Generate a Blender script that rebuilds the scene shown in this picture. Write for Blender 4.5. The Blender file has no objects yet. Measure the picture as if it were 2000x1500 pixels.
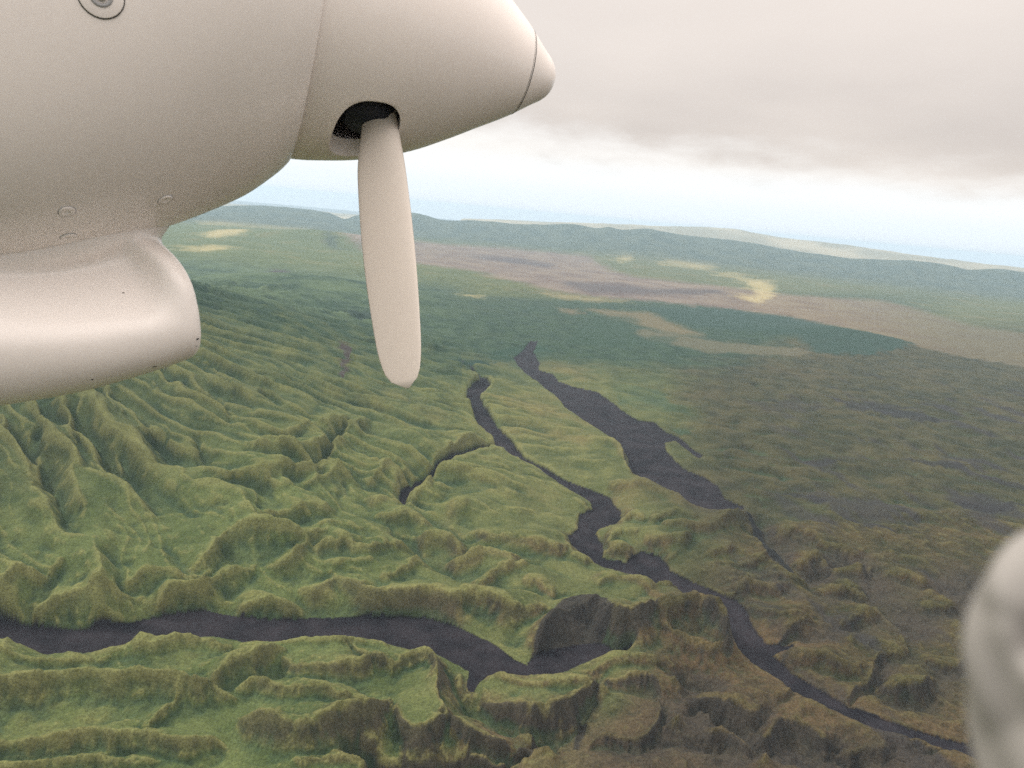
import bpy, bmesh, math, random
import numpy as np
from mathutils import Vector, Matrix

# ------------------------------------------------------------------ camera, sky, sun, exposure
SC = bpy.context.scene
COL = SC.collection
H = 700.0                                   # flying height over the plain, metres
FPX = 1480.0                                # focal length in photo pixels (photo is 2000 wide)
PITCH, ROLL = math.radians(12.74), math.radians(5.3)
EYE = np.array((0.0, 0.0, H))
cf = np.array((0.0, math.cos(PITCH), -math.sin(PITCH)))
r0 = np.array((1.0, 0.0, 0.0))
u0 = np.array((0.0, math.sin(PITCH), math.cos(PITCH)))
cr = r0 * math.cos(ROLL) + u0 * math.sin(ROLL)
cu = -r0 * math.sin(ROLL) + u0 * math.cos(ROLL)

cam = bpy.data.cameras.new('camera')
cam.sensor_width = 36.0
cam.lens = 36.0 * FPX / 2000.0
cam.clip_start = 0.02
cam.clip_end = 300000.0
cam.dof.use_dof = True
cam.dof.focus_distance = 12.0
cam.dof.aperture_fstop = 10.0
cam_ob = bpy.data.objects.new('camera', cam)
cam_ob.matrix_world = Matrix(((cr[0], cu[0], -cf[0], EYE[0]), (cr[1], cu[1], -cf[1], EYE[1]),
                              (cr[2], cu[2], -cf[2], EYE[2]), (0, 0, 0, 1)))
COL.objects.link(cam_ob)
SC.camera = cam_ob

SUN_EL, SUN_AZ = math.radians(43), math.radians(-72)     # azimuth from +Y (view direction) towards +X
sd = np.array((math.sin(SUN_AZ) * math.cos(SUN_EL), math.cos(SUN_AZ) * math.cos(SUN_EL), math.sin(SUN_EL)))
sun = bpy.data.lights.new('sun', 'SUN')
sun.energy = 2.3
sun.angle = math.radians(11)
sun.color = (1.0, 0.95, 0.86)
sun_ob = bpy.data.objects.new('sun', sun)
sun_ob.rotation_euler = Vector(-sd).to_track_quat('-Z', 'Y').to_euler()
sun_ob.location = (0, 0, H + 50)
COL.objects.link(sun_ob)

SC.view_settings.view_transform = 'Standard'
SC.view_settings.look = 'None'
SC.view_settings.exposure = 0.42
SC.view_settings.gamma = 1.0
SC.view_settings.use_curve_mapping = False
SC.cycles.use_denoising = False
SC.cycles.max_bounces = 6
SC.cycles.diffuse_bounces = 3
SC.cycles.glossy_bounces = 3
SC.cycles.volume_bounces = 0
SC.cycles.sample_clamp_indirect = 6.0


def N(nt, typ, **kw):
    n = nt.nodes.new(typ)
    for k, v in kw.items():
        if k == 'ins':
            for i, val in v.items():
                if hasattr(val, 'bl_rna') and isinstance(val, bpy.types.NodeSocket):
                    nt.links.new(val, n.inputs[i])
                else:
                    n.inputs[i].default_value = val
        else:
            setattr(n, k, v)
    return n


def ramp(nt, fac, stops, interp='EASE'):
    n = N(nt, 'ShaderNodeValToRGB')
    n.color_ramp.interpolation = interp
    e = n.color_ramp.elements
    while len(e) < len(stops):
        e.new(0.5)
    for el, (p, c) in zip(e, stops):
        el.position = p
        el.color = c if len(c) == 4 else (*c, 1)
    nt.links.new(fac, n.inputs[0])
    return n.outputs[0]


def mathn(nt, op, a, b=None, c=None, clamp=False):
    n = N(nt, 'ShaderNodeMath', operation=op, use_clamp=clamp)
    for i, v in enumerate((a, b, c)):
        if v is None:
            continue
        if isinstance(v, bpy.types.NodeSocket):
            nt.links.new(v, n.inputs[i])
        else:
            n.inputs[i].default_value = v
    return n.outputs[0]


def mixc(nt, fac, a, b, blend='MIX'):
    n = N(nt, 'ShaderNodeMix', data_type='RGBA', blend_type=blend)
    for i, v in ((0, fac), (6, a), (7, b)):
        if isinstance(v, bpy.types.NodeSocket):
            nt.links.new(v, n.inputs[i])
        else:
            n.inputs[i].default_value = v if i == 0 or len(v) == 4 else (*v, 1)
    return n.outputs[2]


def build_world():
    w = bpy.data.worlds.new('World')
    SC.world = w
    w.use_nodes = True
    nt = w.node_tree
    nt.nodes.clear()
    out = N(nt, 'ShaderNodeOutputWorld')
    sky = N(nt, 'ShaderNodeTexSky', sky_type='NISHITA')
    sky.sun_disc = False
    sky.sun_elevation = SUN_EL
    sky.sun_rotation = SUN_AZ
    sky.dust_density = 2.0
    sky.air_density = 1.0
    bg_sky = N(nt, 'ShaderNodeBackground', ins={1: 0.07})
    nt.links.new(sky.outputs[0], bg_sky.inputs[0])
    tc = N(nt, 'ShaderNodeTexCoord')
    sep = N(nt, 'ShaderNodeSeparateXYZ', ins={0: tc.outputs['Generated']})
    el = mathn(nt, 'ARCSINE', sep.outputs[2])
    el = mathn(nt, 'MULTIPLY', el, 180 / math.pi)                   # elevation in degrees
    # ragged edge of the cloud deck
    mp = N(nt, 'ShaderNodeMapping', ins={0: tc.outputs['Generated'], 3: (3.0, 3.0, 9.0)})
    n1 = N(nt, 'ShaderNodeTexNoise', ins={0: mp.outputs[0], 'Scale': 1.6, 'Detail': 6.0, 'Roughness': 0.55})
    n2 = N(nt, 'ShaderNodeTexNoise', ins={0: mp.outputs[0], 'Scale': 5.5, 'Detail': 5.0, 'Roughness': 0.55})
    jig = mathn(nt, 'ADD', mathn(nt, 'MULTIPLY', mathn(nt, 'SUBTRACT', n1.outputs[0], 0.5), 6.5), mathn(nt, 'MULTIPLY', sep.outputs[0], 3.6))
    jig2 = mathn(nt, 'MULTIPLY', mathn(nt, 'SUBTRACT', n2.outputs[0], 0.5), 3.0)
    elw = mathn(nt, 'ADD', mathn(nt, 'ADD', el, jig), jig2)
    # thin veil band over the horizon: pale blue turning white
    t = mathn(nt, 'DIVIDE', el, 8.0, clamp=True)
    veil = ramp(nt, t, [(0.0, (0.76, 0.80, 0.86)), (0.16, (0.76, 0.82, 0.88)), (0.38, (0.82, 0.835, 0.84)),
                        (0.58, (0.82, 0.79, 0.76)), (1.0, (0.72, 0.68, 0.655))])
    # underside of the deck, brighter towards the zenith like any overcast
    n3 = N(nt, 'ShaderNodeTexNoise', ins={0: mp.outputs[0], 'Scale': 0.9, 'Detail': 5.0, 'Roughness': 0.5})
    deck_lo = mixc(nt, mathn(nt, 'MULTIPLY_ADD', n3.outputs[0], 2.2, -0.6, clamp=True), (0.53, 0.475, 0.437), (0.70, 0.63, 0.575))
    zl = N(nt, 'ShaderNodeMapRange', ins={0: el, 1: 6.0, 2: 17.0, 3: 0.0, 4: 0.75}, interpolation_type='SMOOTHSTEP')
    deck_lo = mixc(nt, zl.outputs[0], deck_lo, (0.76, 0.685, 0.625))
    z = N(nt, 'ShaderNodeMapRange', ins={0: el, 1: 14.0, 2: 56.0, 3: 0.0, 4: 1.0}, interpolation_type='SMOOTHSTEP')
    deck = mixc(nt, z.outputs[0], deck_lo, (2.3, 2.10, 1.95))
    m = N(nt, 'ShaderNodeMapRange', ins={0: elw, 1: 4.0, 2: 7.6, 3: 0.0, 4: 1.0}, interpolation_type='SMOOTHSTEP')
    cc = mixc(nt, m.outputs[0], veil, deck)
    bg_c = N(nt, 'ShaderNodeBackground', ins={1: 1.0})
    nt.links.new(cc, bg_c.inputs[0])
    mix = N(nt, 'ShaderNodeMixShader', ins={0: 0.9})
    nt.links.new(bg_sky.outputs[0], mix.inputs[1])
    nt.links.new(bg_c.outputs[0], mix.inputs[2])
    nt.links.new(mix.outputs[0], out.inputs[0])
    w.cycles.sampling_method = 'MANUAL'
    w.cycles.sample_map_resolution = 512


build_world()

# ------------------------------------------------------------------ helpers


def ray(px, py):
    px, py = np.asarray(px, float), np.asarray(py, float)
    return (cf[None] + np.outer(px - 1000, cr) / FPX + np.outer(750 - py, cu) / FPX)


def ground(px, py, z=0.0):
    d = ray(px, py)
    dz = np.minimum(d[:, 2], -1e-4)
    t = (np.asarray(z) - H) / dz
    return d[:, 0] * t, d[:, 1] * t


def at_dist(px, py, dist):
    d = ray(px, py)
    t = dist / np.hypot(d[:, 0], d[:, 1])
    return d[:, 0] * t, d[:, 1] * t, H + d[:, 2] * t


def to_px(x, y, z):
    vx, vy, vz = x, y, z - H
    dpt = np.maximum(vx * cf[0] + vy * cf[1] + vz * cf[2], 1.0)
    return 1000 + FPX * (vx * cr[0] + vy * cr[1] + vz * cr[2]) / dpt, 750 - FPX * (vx * cu[0] + vy * cu[1] + vz * cu[2]) / dpt


def sstep(a, b, x):
    t = np.clip((x - a) / (b - a), 0, 1)
    return t * t * (3 - 2 * t)


_rng = np.random.default_rng(7)
_PERM = np.tile(_rng.permutation(512), 3).astype(np.int32)
_GA = _rng.uniform(0, 2 * np.pi, 512)
_GX, _GY = np.cos(_GA).astype(np.float32), np.sin(_GA).astype(np.float32)


def perlin(x, y, seed=0):
    xi, yi = np.floor(x), np.floor(y)
    fx, fy = (x - xi).astype(np.float32), (y - yi).astype(np.float32)
    xi = (xi.astype(np.int64) + seed * 57) & 511
    yi = (yi.astype(np.int64) + seed * 131) & 511
    u = fx * fx * fx * (fx * (fx * 6 - 15) + 10)
    v = fy * fy * fy * (fy * (fy * 6 - 15) + 10)
    x1 = (xi + 1) & 511
    y1 = (yi + 1) & 511
    pa, pb = _PERM[xi], _PERM[x1]

    def g(p, yy, dx, dy):
        h = _PERM[p + yy]
        return _GX[h] * dx + _GY[h] * dy
    a = g(pa, yi, fx, fy)
    b = g(pb, yi, fx - 1, fy)
    c = g(pa, y1, fx, fy - 1)
    d = g(pb, y1, fx - 1, fy - 1)
    ab = a + u * (b - a)
    cd = c + u * (d - c)
    return (ab + v * (cd - ab)) * 1.5


def fbm(x, y, wl, octaves, seed=0, gain=0.5, spacing=None, ridged=False):
    s, a, tot = 0.0, 1.0, 0.0
    for o in range(octaves):
        n = perlin(x / wl + 11.3 * o, y / wl - 7.7 * o, seed + o)
        if ridged:
            n = 1 - 2 * np.abs(n)
        if spacing is not None:
            n = n * sstep(1.6, 4.0, wl / spacing)
        s = s + a * n
        tot += a
        a *= gain
        wl *= 0.5
    return s / tot


def catmull(pts, step=4.0):
    p = np.asarray(pts, float)
    if len(p) < 3:
        n = max(2, int(np.hypot(*(p[-1] - p[0])) / step) + 1)
        return p[0] + (p[-1] - p[0]) * np.linspace(0, 1, n)[:, None]
    q = np.vstack([2 * p[0] - p[1], p, 2 * p[-1] - p[-2]])
    out = []
    for i in range(1, len(q) - 2):
        a, b, c, d = q[i - 1], q[i], q[i + 1], q[i + 2]
        n = max(2, int(np.hypot(*(c - b)) / step))
        t = np.linspace(0, 1, n, endpoint=False)[:, None]
        out.append(0.5 * (2 * b + (c - a) * t + (2 * a - 5 * b + 4 * c - d) * t ** 2 + (3 * b - a - 3 * c + d) * t ** 3))
    out.append(p[-1:])
    return np.vstack(out)


def inside(poly, x, y):
    poly = np.asarray(poly, float)
    r = np.zeros(np.shape(x), bool)
    j = len(poly) - 1
    for i in range(len(poly)):
        xi, yi = poly[i]
        xj, yj = poly[j]
        if yi != yj:
            r ^= ((yi > y) != (yj > y)) & (x < (xj - xi) * (y - yi) / (yj - yi) + xi)
        j = i
    return r

# ------------------------------------------------------------------ the land: surveyed lines, then one height field
# survey lines are read off the photograph (u, v = its pixels) and dropped on to the plain at their own distance
SHEETS = {'a': (0, 900, 2.5), 'b': (700, 900, 2.5), 'c': (1300, 900, 2.5), 'd': (0, 750, 5.0), 'e': (350, 700, 5.0),
          'f': (650, 800, 10 / 3), 'g': (1150, 750, 10 / 3), 'p': (0, 0, 1.0)}


def sheet(tag, *v):
    ox, oy, s = SHEETS[tag]
    return [(ox + v[i] / s, oy + v[i + 1] / s) for i in range(0, len(v), 2)]


LAVA = {
    'foreground': sheet('a', -400, 845, 0, 850, 150, 868, 430, 868, 480, 850, 640, 825, 780, 790, 1000, 760, 1150, 775, 1400, 785, 1570, 770,
                        2000, 766)
    + sheet('b', 180, 765, 300, 770, 420, 795, 560, 850, 660, 900, 760, 970, 830, 1000, 850, 965, 900, 945, 1050, 900, 1120, 890, 1200, 895,
            1250, 925, 1330, 925, 1330, 938, 1250, 945, 1100, 990, 1020, 1030, 920, 1050, 800, 1045, 720, 1035, 640, 1050, 590, 1090, 560, 1130,
            530, 1120, 540, 1030, 430, 975, 330, 925, 230, 930, 130, 900, 0, 870)
    + sheet('a', 1870, 895, 1760, 868, 1650, 885, 1400, 890, 1200, 890, 1040, 872, 830, 895, 740, 920, 690, 950, 600, 955, 310, 970, 200, 982, 0, 975,
            -400, 960),
    'middle': sheet('p', 897, 714, 918, 722, 925, 733, 950, 752, 957, 765, 936, 787, 946, 812, 967, 840, 985, 857, 1002, 875, 1024, 900, 1060, 916,
                    1104, 940, 1156, 960, 1192, 976, 1212, 1000, 1208, 1024, 1168, 1036, 1164, 1044, 1180, 1068, 1178, 1092, 1224, 1102, 1232, 1092,
                    1256, 1078, 1292, 1090, 1312, 1116, 1356, 1140, 1400, 1158, 1440, 1176, 1460, 1198, 1472, 1228, 1500, 1262, 1556, 1266, 1556, 1272,
                    1510, 1282, 1548, 1316, 1596, 1348, 1652, 1380, 1720, 1404, 1780, 1424, 1860, 1448, 1960, 1480, 2100, 1520, 2100, 1560, 1960, 1512,
                    1860, 1470, 1780, 1441, 1700, 1426, 1660, 1406, 1596, 1381, 1556, 1361, 1524, 1333, 1468, 1297, 1430, 1262, 1412, 1225, 1398, 1206,
                    1388, 1198, 1332, 1162, 1304, 1148, 1276, 1146, 1228, 1122, 1180, 1113, 1152, 1095, 1116, 1066, 1110, 1048, 1128, 1034, 1130, 1006,
                    1158, 998, 1160, 988, 1144, 977, 1116, 961, 1076, 937, 1044, 917, 1008, 908, 984, 890, 960, 889, 905, 912, 858, 936, 845, 954, 822, 966, 795,
                    990, 786, 1004, 776, 992, 784, 978, 806, 962, 838, 950, 848, 930, 880, 910, 930, 892, 970, 880, 955, 868, 938, 857, 927, 829, 910,
                    801, 911, 775, 936, 756, 926, 740, 915, 728),
    'broad': sheet('p', 1034, 668, 1050, 668, 1041, 690, 1055, 712, 1052, 724, 1079, 731, 1090, 745, 1118, 756, 1167, 766, 1191, 784, 1223, 808, 1247, 822,
                   1279, 826, 1300, 846, 1325, 855, 1350, 876, 1376, 892, 1366, 898, 1345, 882, 1318, 862, 1298, 866, 1299, 880, 1312, 896, 1345, 922,
                   1372, 932, 1404, 952, 1416, 976, 1452, 992, 1448, 1000, 1420, 998, 1380, 998, 1348, 986, 1312, 961, 1256, 936, 1228, 924, 1226, 900, 1214,
                   876, 1191, 853, 1160, 835, 1128, 814, 1104, 796, 1083, 772, 1055, 751, 1030, 732, 1014, 718, 1004, 700, 1022, 684),
}
# crest lines: (points, length of the slope that faces the camera in photo pixels, how far both ends run out, height of the slope's foot)
CRESTS = [
    # below the foreground flow
    (sheet('a', 640, 960, 740, 915, 830, 890, 900, 870, 980, 863, 1080, 878, 1130, 900), 40, .3, 0),
    (sheet('a', -300, 985, 0, 985, 200, 985, 420, 955, 620, 955, 690, 975, 800, 1010), 24, 1, 4),
    (sheet('a', 1180, 900, 1300, 893, 1500, 895, 1650, 885, 1740, 862, 1850, 890, 1900, 930), 20, .5, 4),
    (sheet('a', -300, 1080, 0, 1075, 150, 1070, 330, 1040, 420, 1025, 560, 1045, 700, 1035, 900, 1050, 1010, 1060, 1080, 1000, 1160, 955, 1290, 935,
           1400, 935), 66, .2, 0),
    (sheet('a', 1380, 990, 1600, 978, 1760, 960, 1830, 940, 1900, 970, 1960, 1010), 52, .4, 0),
    (sheet('a', 690, 1320, 780, 1230, 840, 1180, 930, 1120, 990, 1090, 1040, 1110, 1150, 1185), 26, .3, 4),
    (sheet('a', 1130, 1150, 1200, 1090, 1260, 1070, 1330, 1108, 1420, 1120, 1560, 1100, 1640, 1125, 1760, 1140, 1820, 1180), 40, .5, 0),
    (sheet('a', 1160, 1260, 1300, 1228, 1400, 1272, 1520, 1250, 1620, 1205, 1700, 1180, 1780, 1185, 1900, 1190), 80, .3, 0),
    (sheet('a', -300, 1370, 0, 1360, 150, 1350, 330, 1330, 420, 1315, 540, 1335, 720, 1328, 900, 1370, 1040, 1350, 1100, 1390), 50, .5, -6),
    (sheet('a', 1420, 1480, 1560, 1430, 1680, 1418, 1780, 1460), 26, .5, 0),
    (sheet('a', -200, 1500, 100, 1470, 400, 1440, 620, 1450, 800, 1480), 30, .5, -6),
    (sheet('b', -60, 920, 80, 950, 230, 945, 330, 922, 350, 970, 372, 1010, 390, 1090, 396, 1180, 440, 1258, 560, 1318, 650, 1348, 760, 1365, 850, 1390,
           940, 1405), 42, .3, -6),
    (sheet('b', 150, 1190, 230, 1280, 300, 1292, 390, 1275, 450, 1270), 66, .4, -10),
    (sheet('b', -60, 1490, 0, 1480, 150, 1490, 300, 1480, 500, 1475, 560, 1452, 650, 1478, 760, 1465, 900, 1448, 945, 1420), 46, .5, -40),
    (sheet('b', 630, 1055, 700, 1040, 800, 1062, 900, 1078, 1000, 1080, 1100, 1083, 1190, 1112), 22, .5, -2),
    (sheet('b', 600, 1195, 740, 1180, 850, 1188, 960, 1170, 1060, 1140, 1160, 1125), 82, .5, -30),
    (sheet('b', 1030, 1035, 1120, 1022, 1200, 992, 1300, 975, 1420, 990, 1500, 1012), 24, .5, -6),
    (sheet('b', 1180, 1095, 1260, 1065, 1370, 1058, 1450, 1100, 1500, 1170), 36, .5, -16),
    (sheet('b', 1110, 1425, 1165, 1368, 1240, 1345, 1300, 1370, 1400, 1368, 1450, 1310, 1472, 1240, 1450, 1190, 1410, 1160), 34, .6, -30),
    # between the foreground flow and the middle one
    (sheet('a', 1030, 760, 1090, 700, 1200, 680, 1310, 663, 1400, 680, 1480, 720), 34, .4, 2),
    (sheet('a', 440, 835, 600, 768, 700, 718, 780, 660, 850, 618, 960, 600, 1090, 530, 1160, 524, 1250, 550), 46, .3, 2),
    (sheet('a', -300, 780, 0, 760, 100, 738, 250, 680, 380, 648, 500, 640, 620, 650, 690, 668), 36, .5, 6),
    (sheet('a', 580, 630, 680, 558, 740, 540, 880, 540, 1060, 540), 32, .4, 8),
    (sheet('a', -300, 680, 0, 650, 90, 600, 200, 570, 330, 535), 28, .4, 10),
    (sheet('f', -60, 1090, 0, 1100, 120, 1130, 280, 1160, 450, 1163, 620, 1145, 690, 1160, 740, 1190, 870, 1180, 980, 1192, 1100, 1230, 1180, 1250,
           1300, 1262, 1400, 1290, 1430, 1310), 62, .4, 0),
    (sheet('a', 1450, 640, 1560, 610, 1640, 572, 1720, 590, 1850, 622), 34, .5, 8),
    (sheet('b', 830, 990, 880, 880, 930, 800, 960, 750, 1010, 715, 1110, 690, 1180, 700), 55, .3, 0),
    (sheet('b', 1170, 705, 1250, 702, 1350, 710, 1450, 698, 1560, 672, 1640, 668, 1720, 690, 1780, 730, 1815, 880), 90, .2, 0),
    (sheet('b', 1160, 600, 1200, 545, 1290, 545, 1380, 590, 1450, 640, 1520, 690, 1600, 670), 24, .4, 12),
    (sheet('b', 1440, 612, 1500, 592, 1560, 588, 1630, 620), 20, .5, 4),
    (sheet('b', 1400, 740, 1450, 780, 1530, 830, 1620, 860, 1700, 880, 1810, 890), 34, .4, 6),
    (sheet('a', 880, 545, 960, 490, 1040, 430, 1080, 368, 1150, 345, 1230, 355, 1320, 380, 1500, 395, 1620, 405), 46, .4, 10),
    (sheet('a', 1300, 550, 1420, 490, 1500, 448, 1560, 430, 1640, 418, 1780, 425, 1900, 440), 42, .4, 10),
    (sheet('a', 1260, 350, 1300, 290, 1380, 268, 1540, 268, 1640, 290), 34, .5, 14),
    (sheet('a', 1480, 385, 1600, 345, 1700, 348, 1820, 375), 18, .5, 18),
    (sheet('a', 1120, 110, 1250, 108, 1350, 160, 1440, 192), 20, .5, 22),
    (sheet('a', 1430, 195, 1560, 130, 1620, 90, 1720, 40), 14, .5, 22),
    (sheet('e', 230, 1145, 400, 1125, 600, 1118, 800, 1130, 1000, 1140, 1100, 1120, 1300, 1112, 1430, 1150), 40, .5, 20),
    (sheet('e', 600, 905, 780, 888, 920, 868, 1100, 868, 1250, 858, 1350, 820, 1480, 800, 1600, 820, 1660, 850), 40, .5, 22),
    (sheet('e', 640, 690, 800, 740, 900, 760, 1020, 755, 1130, 730, 1280, 708), 22, .5, 26),
    (sheet('e', 1320, 700, 1450, 650, 1560, 650, 1800, 690), 22, .6, 22),
    (sheet('f', 720, 275, 850, 210, 950, 195, 1020, 210, 1060, 250), 26, .4, 0),
    (sheet('f', 400, 500, 450, 465, 520, 440, 600, 440, 650, 465), 40, .4, 0),
    (sheet('f', 200, 495, 300, 430, 380, 390, 470, 415), 22, .4, 10),
    (sheet('f', 220, 390, 300, 345, 380, 335, 480, 360), 14, .5, 14),
    (sheet('f', 235, 660, 300, 620, 370, 620, 415, 655), 26, .4, 4),
    (sheet('f', 260, 745, 380, 710, 480, 690, 550, 710, 630, 765), 28, .4, 4),
    (sheet('f', 550, 860, 640, 815, 720, 808, 790, 850, 880, 935), 44, .4, 4),
    (sheet('f', 770, 1000, 880, 940, 980, 918, 1100, 925, 1230, 965), 44, .4, 6),
    (sheet('f', 880, 1165, 1000, 1080, 1150, 1010, 1280, 1010), 26, .4, 8),
    (sheet('f', 1220, 1130, 1300, 1095, 1360, 1130, 1450, 1205), 26, .4, 8),
    (sheet('f', 290, 1120, 420, 1050, 530, 978, 570, 990), 22, .4, 14),
    (sheet('f', -40, 1055, 150, 1025, 280, 1020), 18, .5, 14),
    (sheet('f', -40, 895, 150, 880, 310, 885, 450, 900), 30, .5, 12),
    (sheet('f', 920, 805, 1050, 788, 1200, 800, 1330, 820, 1420, 850, 1540, 880), 44, .4, 6),
    (sheet('f', 780, 645, 880, 610, 980, 620, 1110, 690), 16, .5, 18),
    (sheet('f', 1000, 650, 1130, 640, 1260, 660), 14, .5, 16),
    (sheet('f', 660, 470, 760, 410, 850, 370, 960, 318, 1060, 280, 1130, 262), 7, .4, 3),
    (sheet('f', 820, 430, 950, 440, 1100, 500, 1200, 560), 16, .5, 16),
    (sheet('f', 450, 660, 500, 600, 580, 545, 680, 520, 800, 530), 10, .4, 2),
    (sheet('f', 1150, 270, 1260, 385, 1400, 470, 1560, 560, 1710, 640, 1700, 660, 1600, 665), 10, .4, 3),
    (sheet('f', 1510, 820, 1560, 910, 1620, 955, 1690, 972), 18, .5, 6),
    # between the middle flow and the broad one
    (sheet('g', -60, 340, 130, 333, 190, 370, 245, 470, 262, 545), 22, .5, 16),
    (sheet('g', 160, 645, 330, 620, 450, 660, 570, 715), 20, .5, 16),
    (sheet('g', 380, 890, 470, 832, 560, 810, 650, 832, 720, 870), 20, .4, 14),
    (sheet('g', 190, 860, 290, 825, 370, 880), 20, .4, 8),
    (sheet('g', 450, 925, 560, 900, 680, 910, 800, 912, 870, 880, 990, 840, 1030, 870), 32, .3, 6),
    (sheet('g', 380, 1015, 550, 985, 670, 985), 28, .5, 6),
    (sheet('g', 90, 1070, 220, 1045, 300, 1058, 400, 1080, 450, 1110, 570, 1095), 28, .4, 0),
    (sheet('g', 120, 1015, 200, 950, 330, 975), 14, .5, 8),
    (sheet('g', 750, 1112, 860, 1070, 945, 1060), 20, .5, 6),
    (sheet('g', 760, 1172, 880, 1160, 940, 1170), 12, .5, 4),
    (sheet('g', 950, 1180, 1080, 1120, 1150, 1098), 22, .5, 0),
    (sheet('g', 840, 1275, 1050, 1240, 1270, 1258, 1390, 1285), 20, .5, -4),
    (sheet('g', 860, 1360, 1080, 1290, 1300, 1335), 34, .5, -8),
    # right-hand badlands
    (sheet('c', 530, 365, 620, 345, 650, 370), 22, .5, -14),
    (sheet('c', 640, 372, 700, 362, 770, 408, 900, 440, 960, 470), 26, .4, -16),
    (sheet('c', 610, 525, 740, 475, 760, 490), 24, .5, -16),
    (sheet('c', 750, 490, 800, 520, 920, 530, 1010, 545), 30, .5, -18),
    (sheet('c', 720, 650, 820, 640, 930, 640, 980, 700), 26, .5, -18),
    (sheet('c', 820, 810, 900, 770, 960, 738, 1030, 780), 30, .5, -16),
    (sheet('c', 500, 952, 640, 935, 780, 950, 960, 1025), 40, .5, -8),
    (sheet('c', 540, 890, 620, 830, 700, 775), 26, .5, -6),
    (sheet('c', 380, 690, 480, 740, 600, 760, 680, 790), 22, .5, -6),
    (sheet('c', 1000, 1105, 1130, 1095, 1310, 1108), 46, .4, -18),
    (sheet('c', 980, 975, 1100, 940, 1180, 940), 20, .5, -14),
    (sheet('c', 1230, 960, 1380, 1000, 1460, 985), 30, .5, -20),
    (sheet('c', 1070, 575, 1180, 570, 1280, 622), 24, .5, -16),
    (sheet('c', 1230, 720, 1390, 718, 1410, 745), 24, .5, -18),
    (sheet('c', 100, 1180, 200, 1180, 300, 1210, 400, 1245, 495, 1262), 36, .4, -22),
    (sheet('c', 420, 1420, 500, 1340, 560, 1290, 620, 1280, 740, 1345, 830, 1425), 50, .4, -30),
    (sheet('c', 540, 1045, 600, 1095, 580, 1150, 500, 1180), 20, .4, -12),
    (sheet('c', 1180, 1400, 1330, 1390, 1500, 1410), 30, .5, -26),
    (sheet('c', 820, 1190, 900, 1130, 1010, 1040), 30, .4, -14),
    (sheet('c', 150, 1380, 250, 1330, 330, 1400, 420, 1470), 40, .4, -30),
    (sheet('c', 800, 1450, 950, 1430, 1100, 1470), 30, .5, -30),
]
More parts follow.
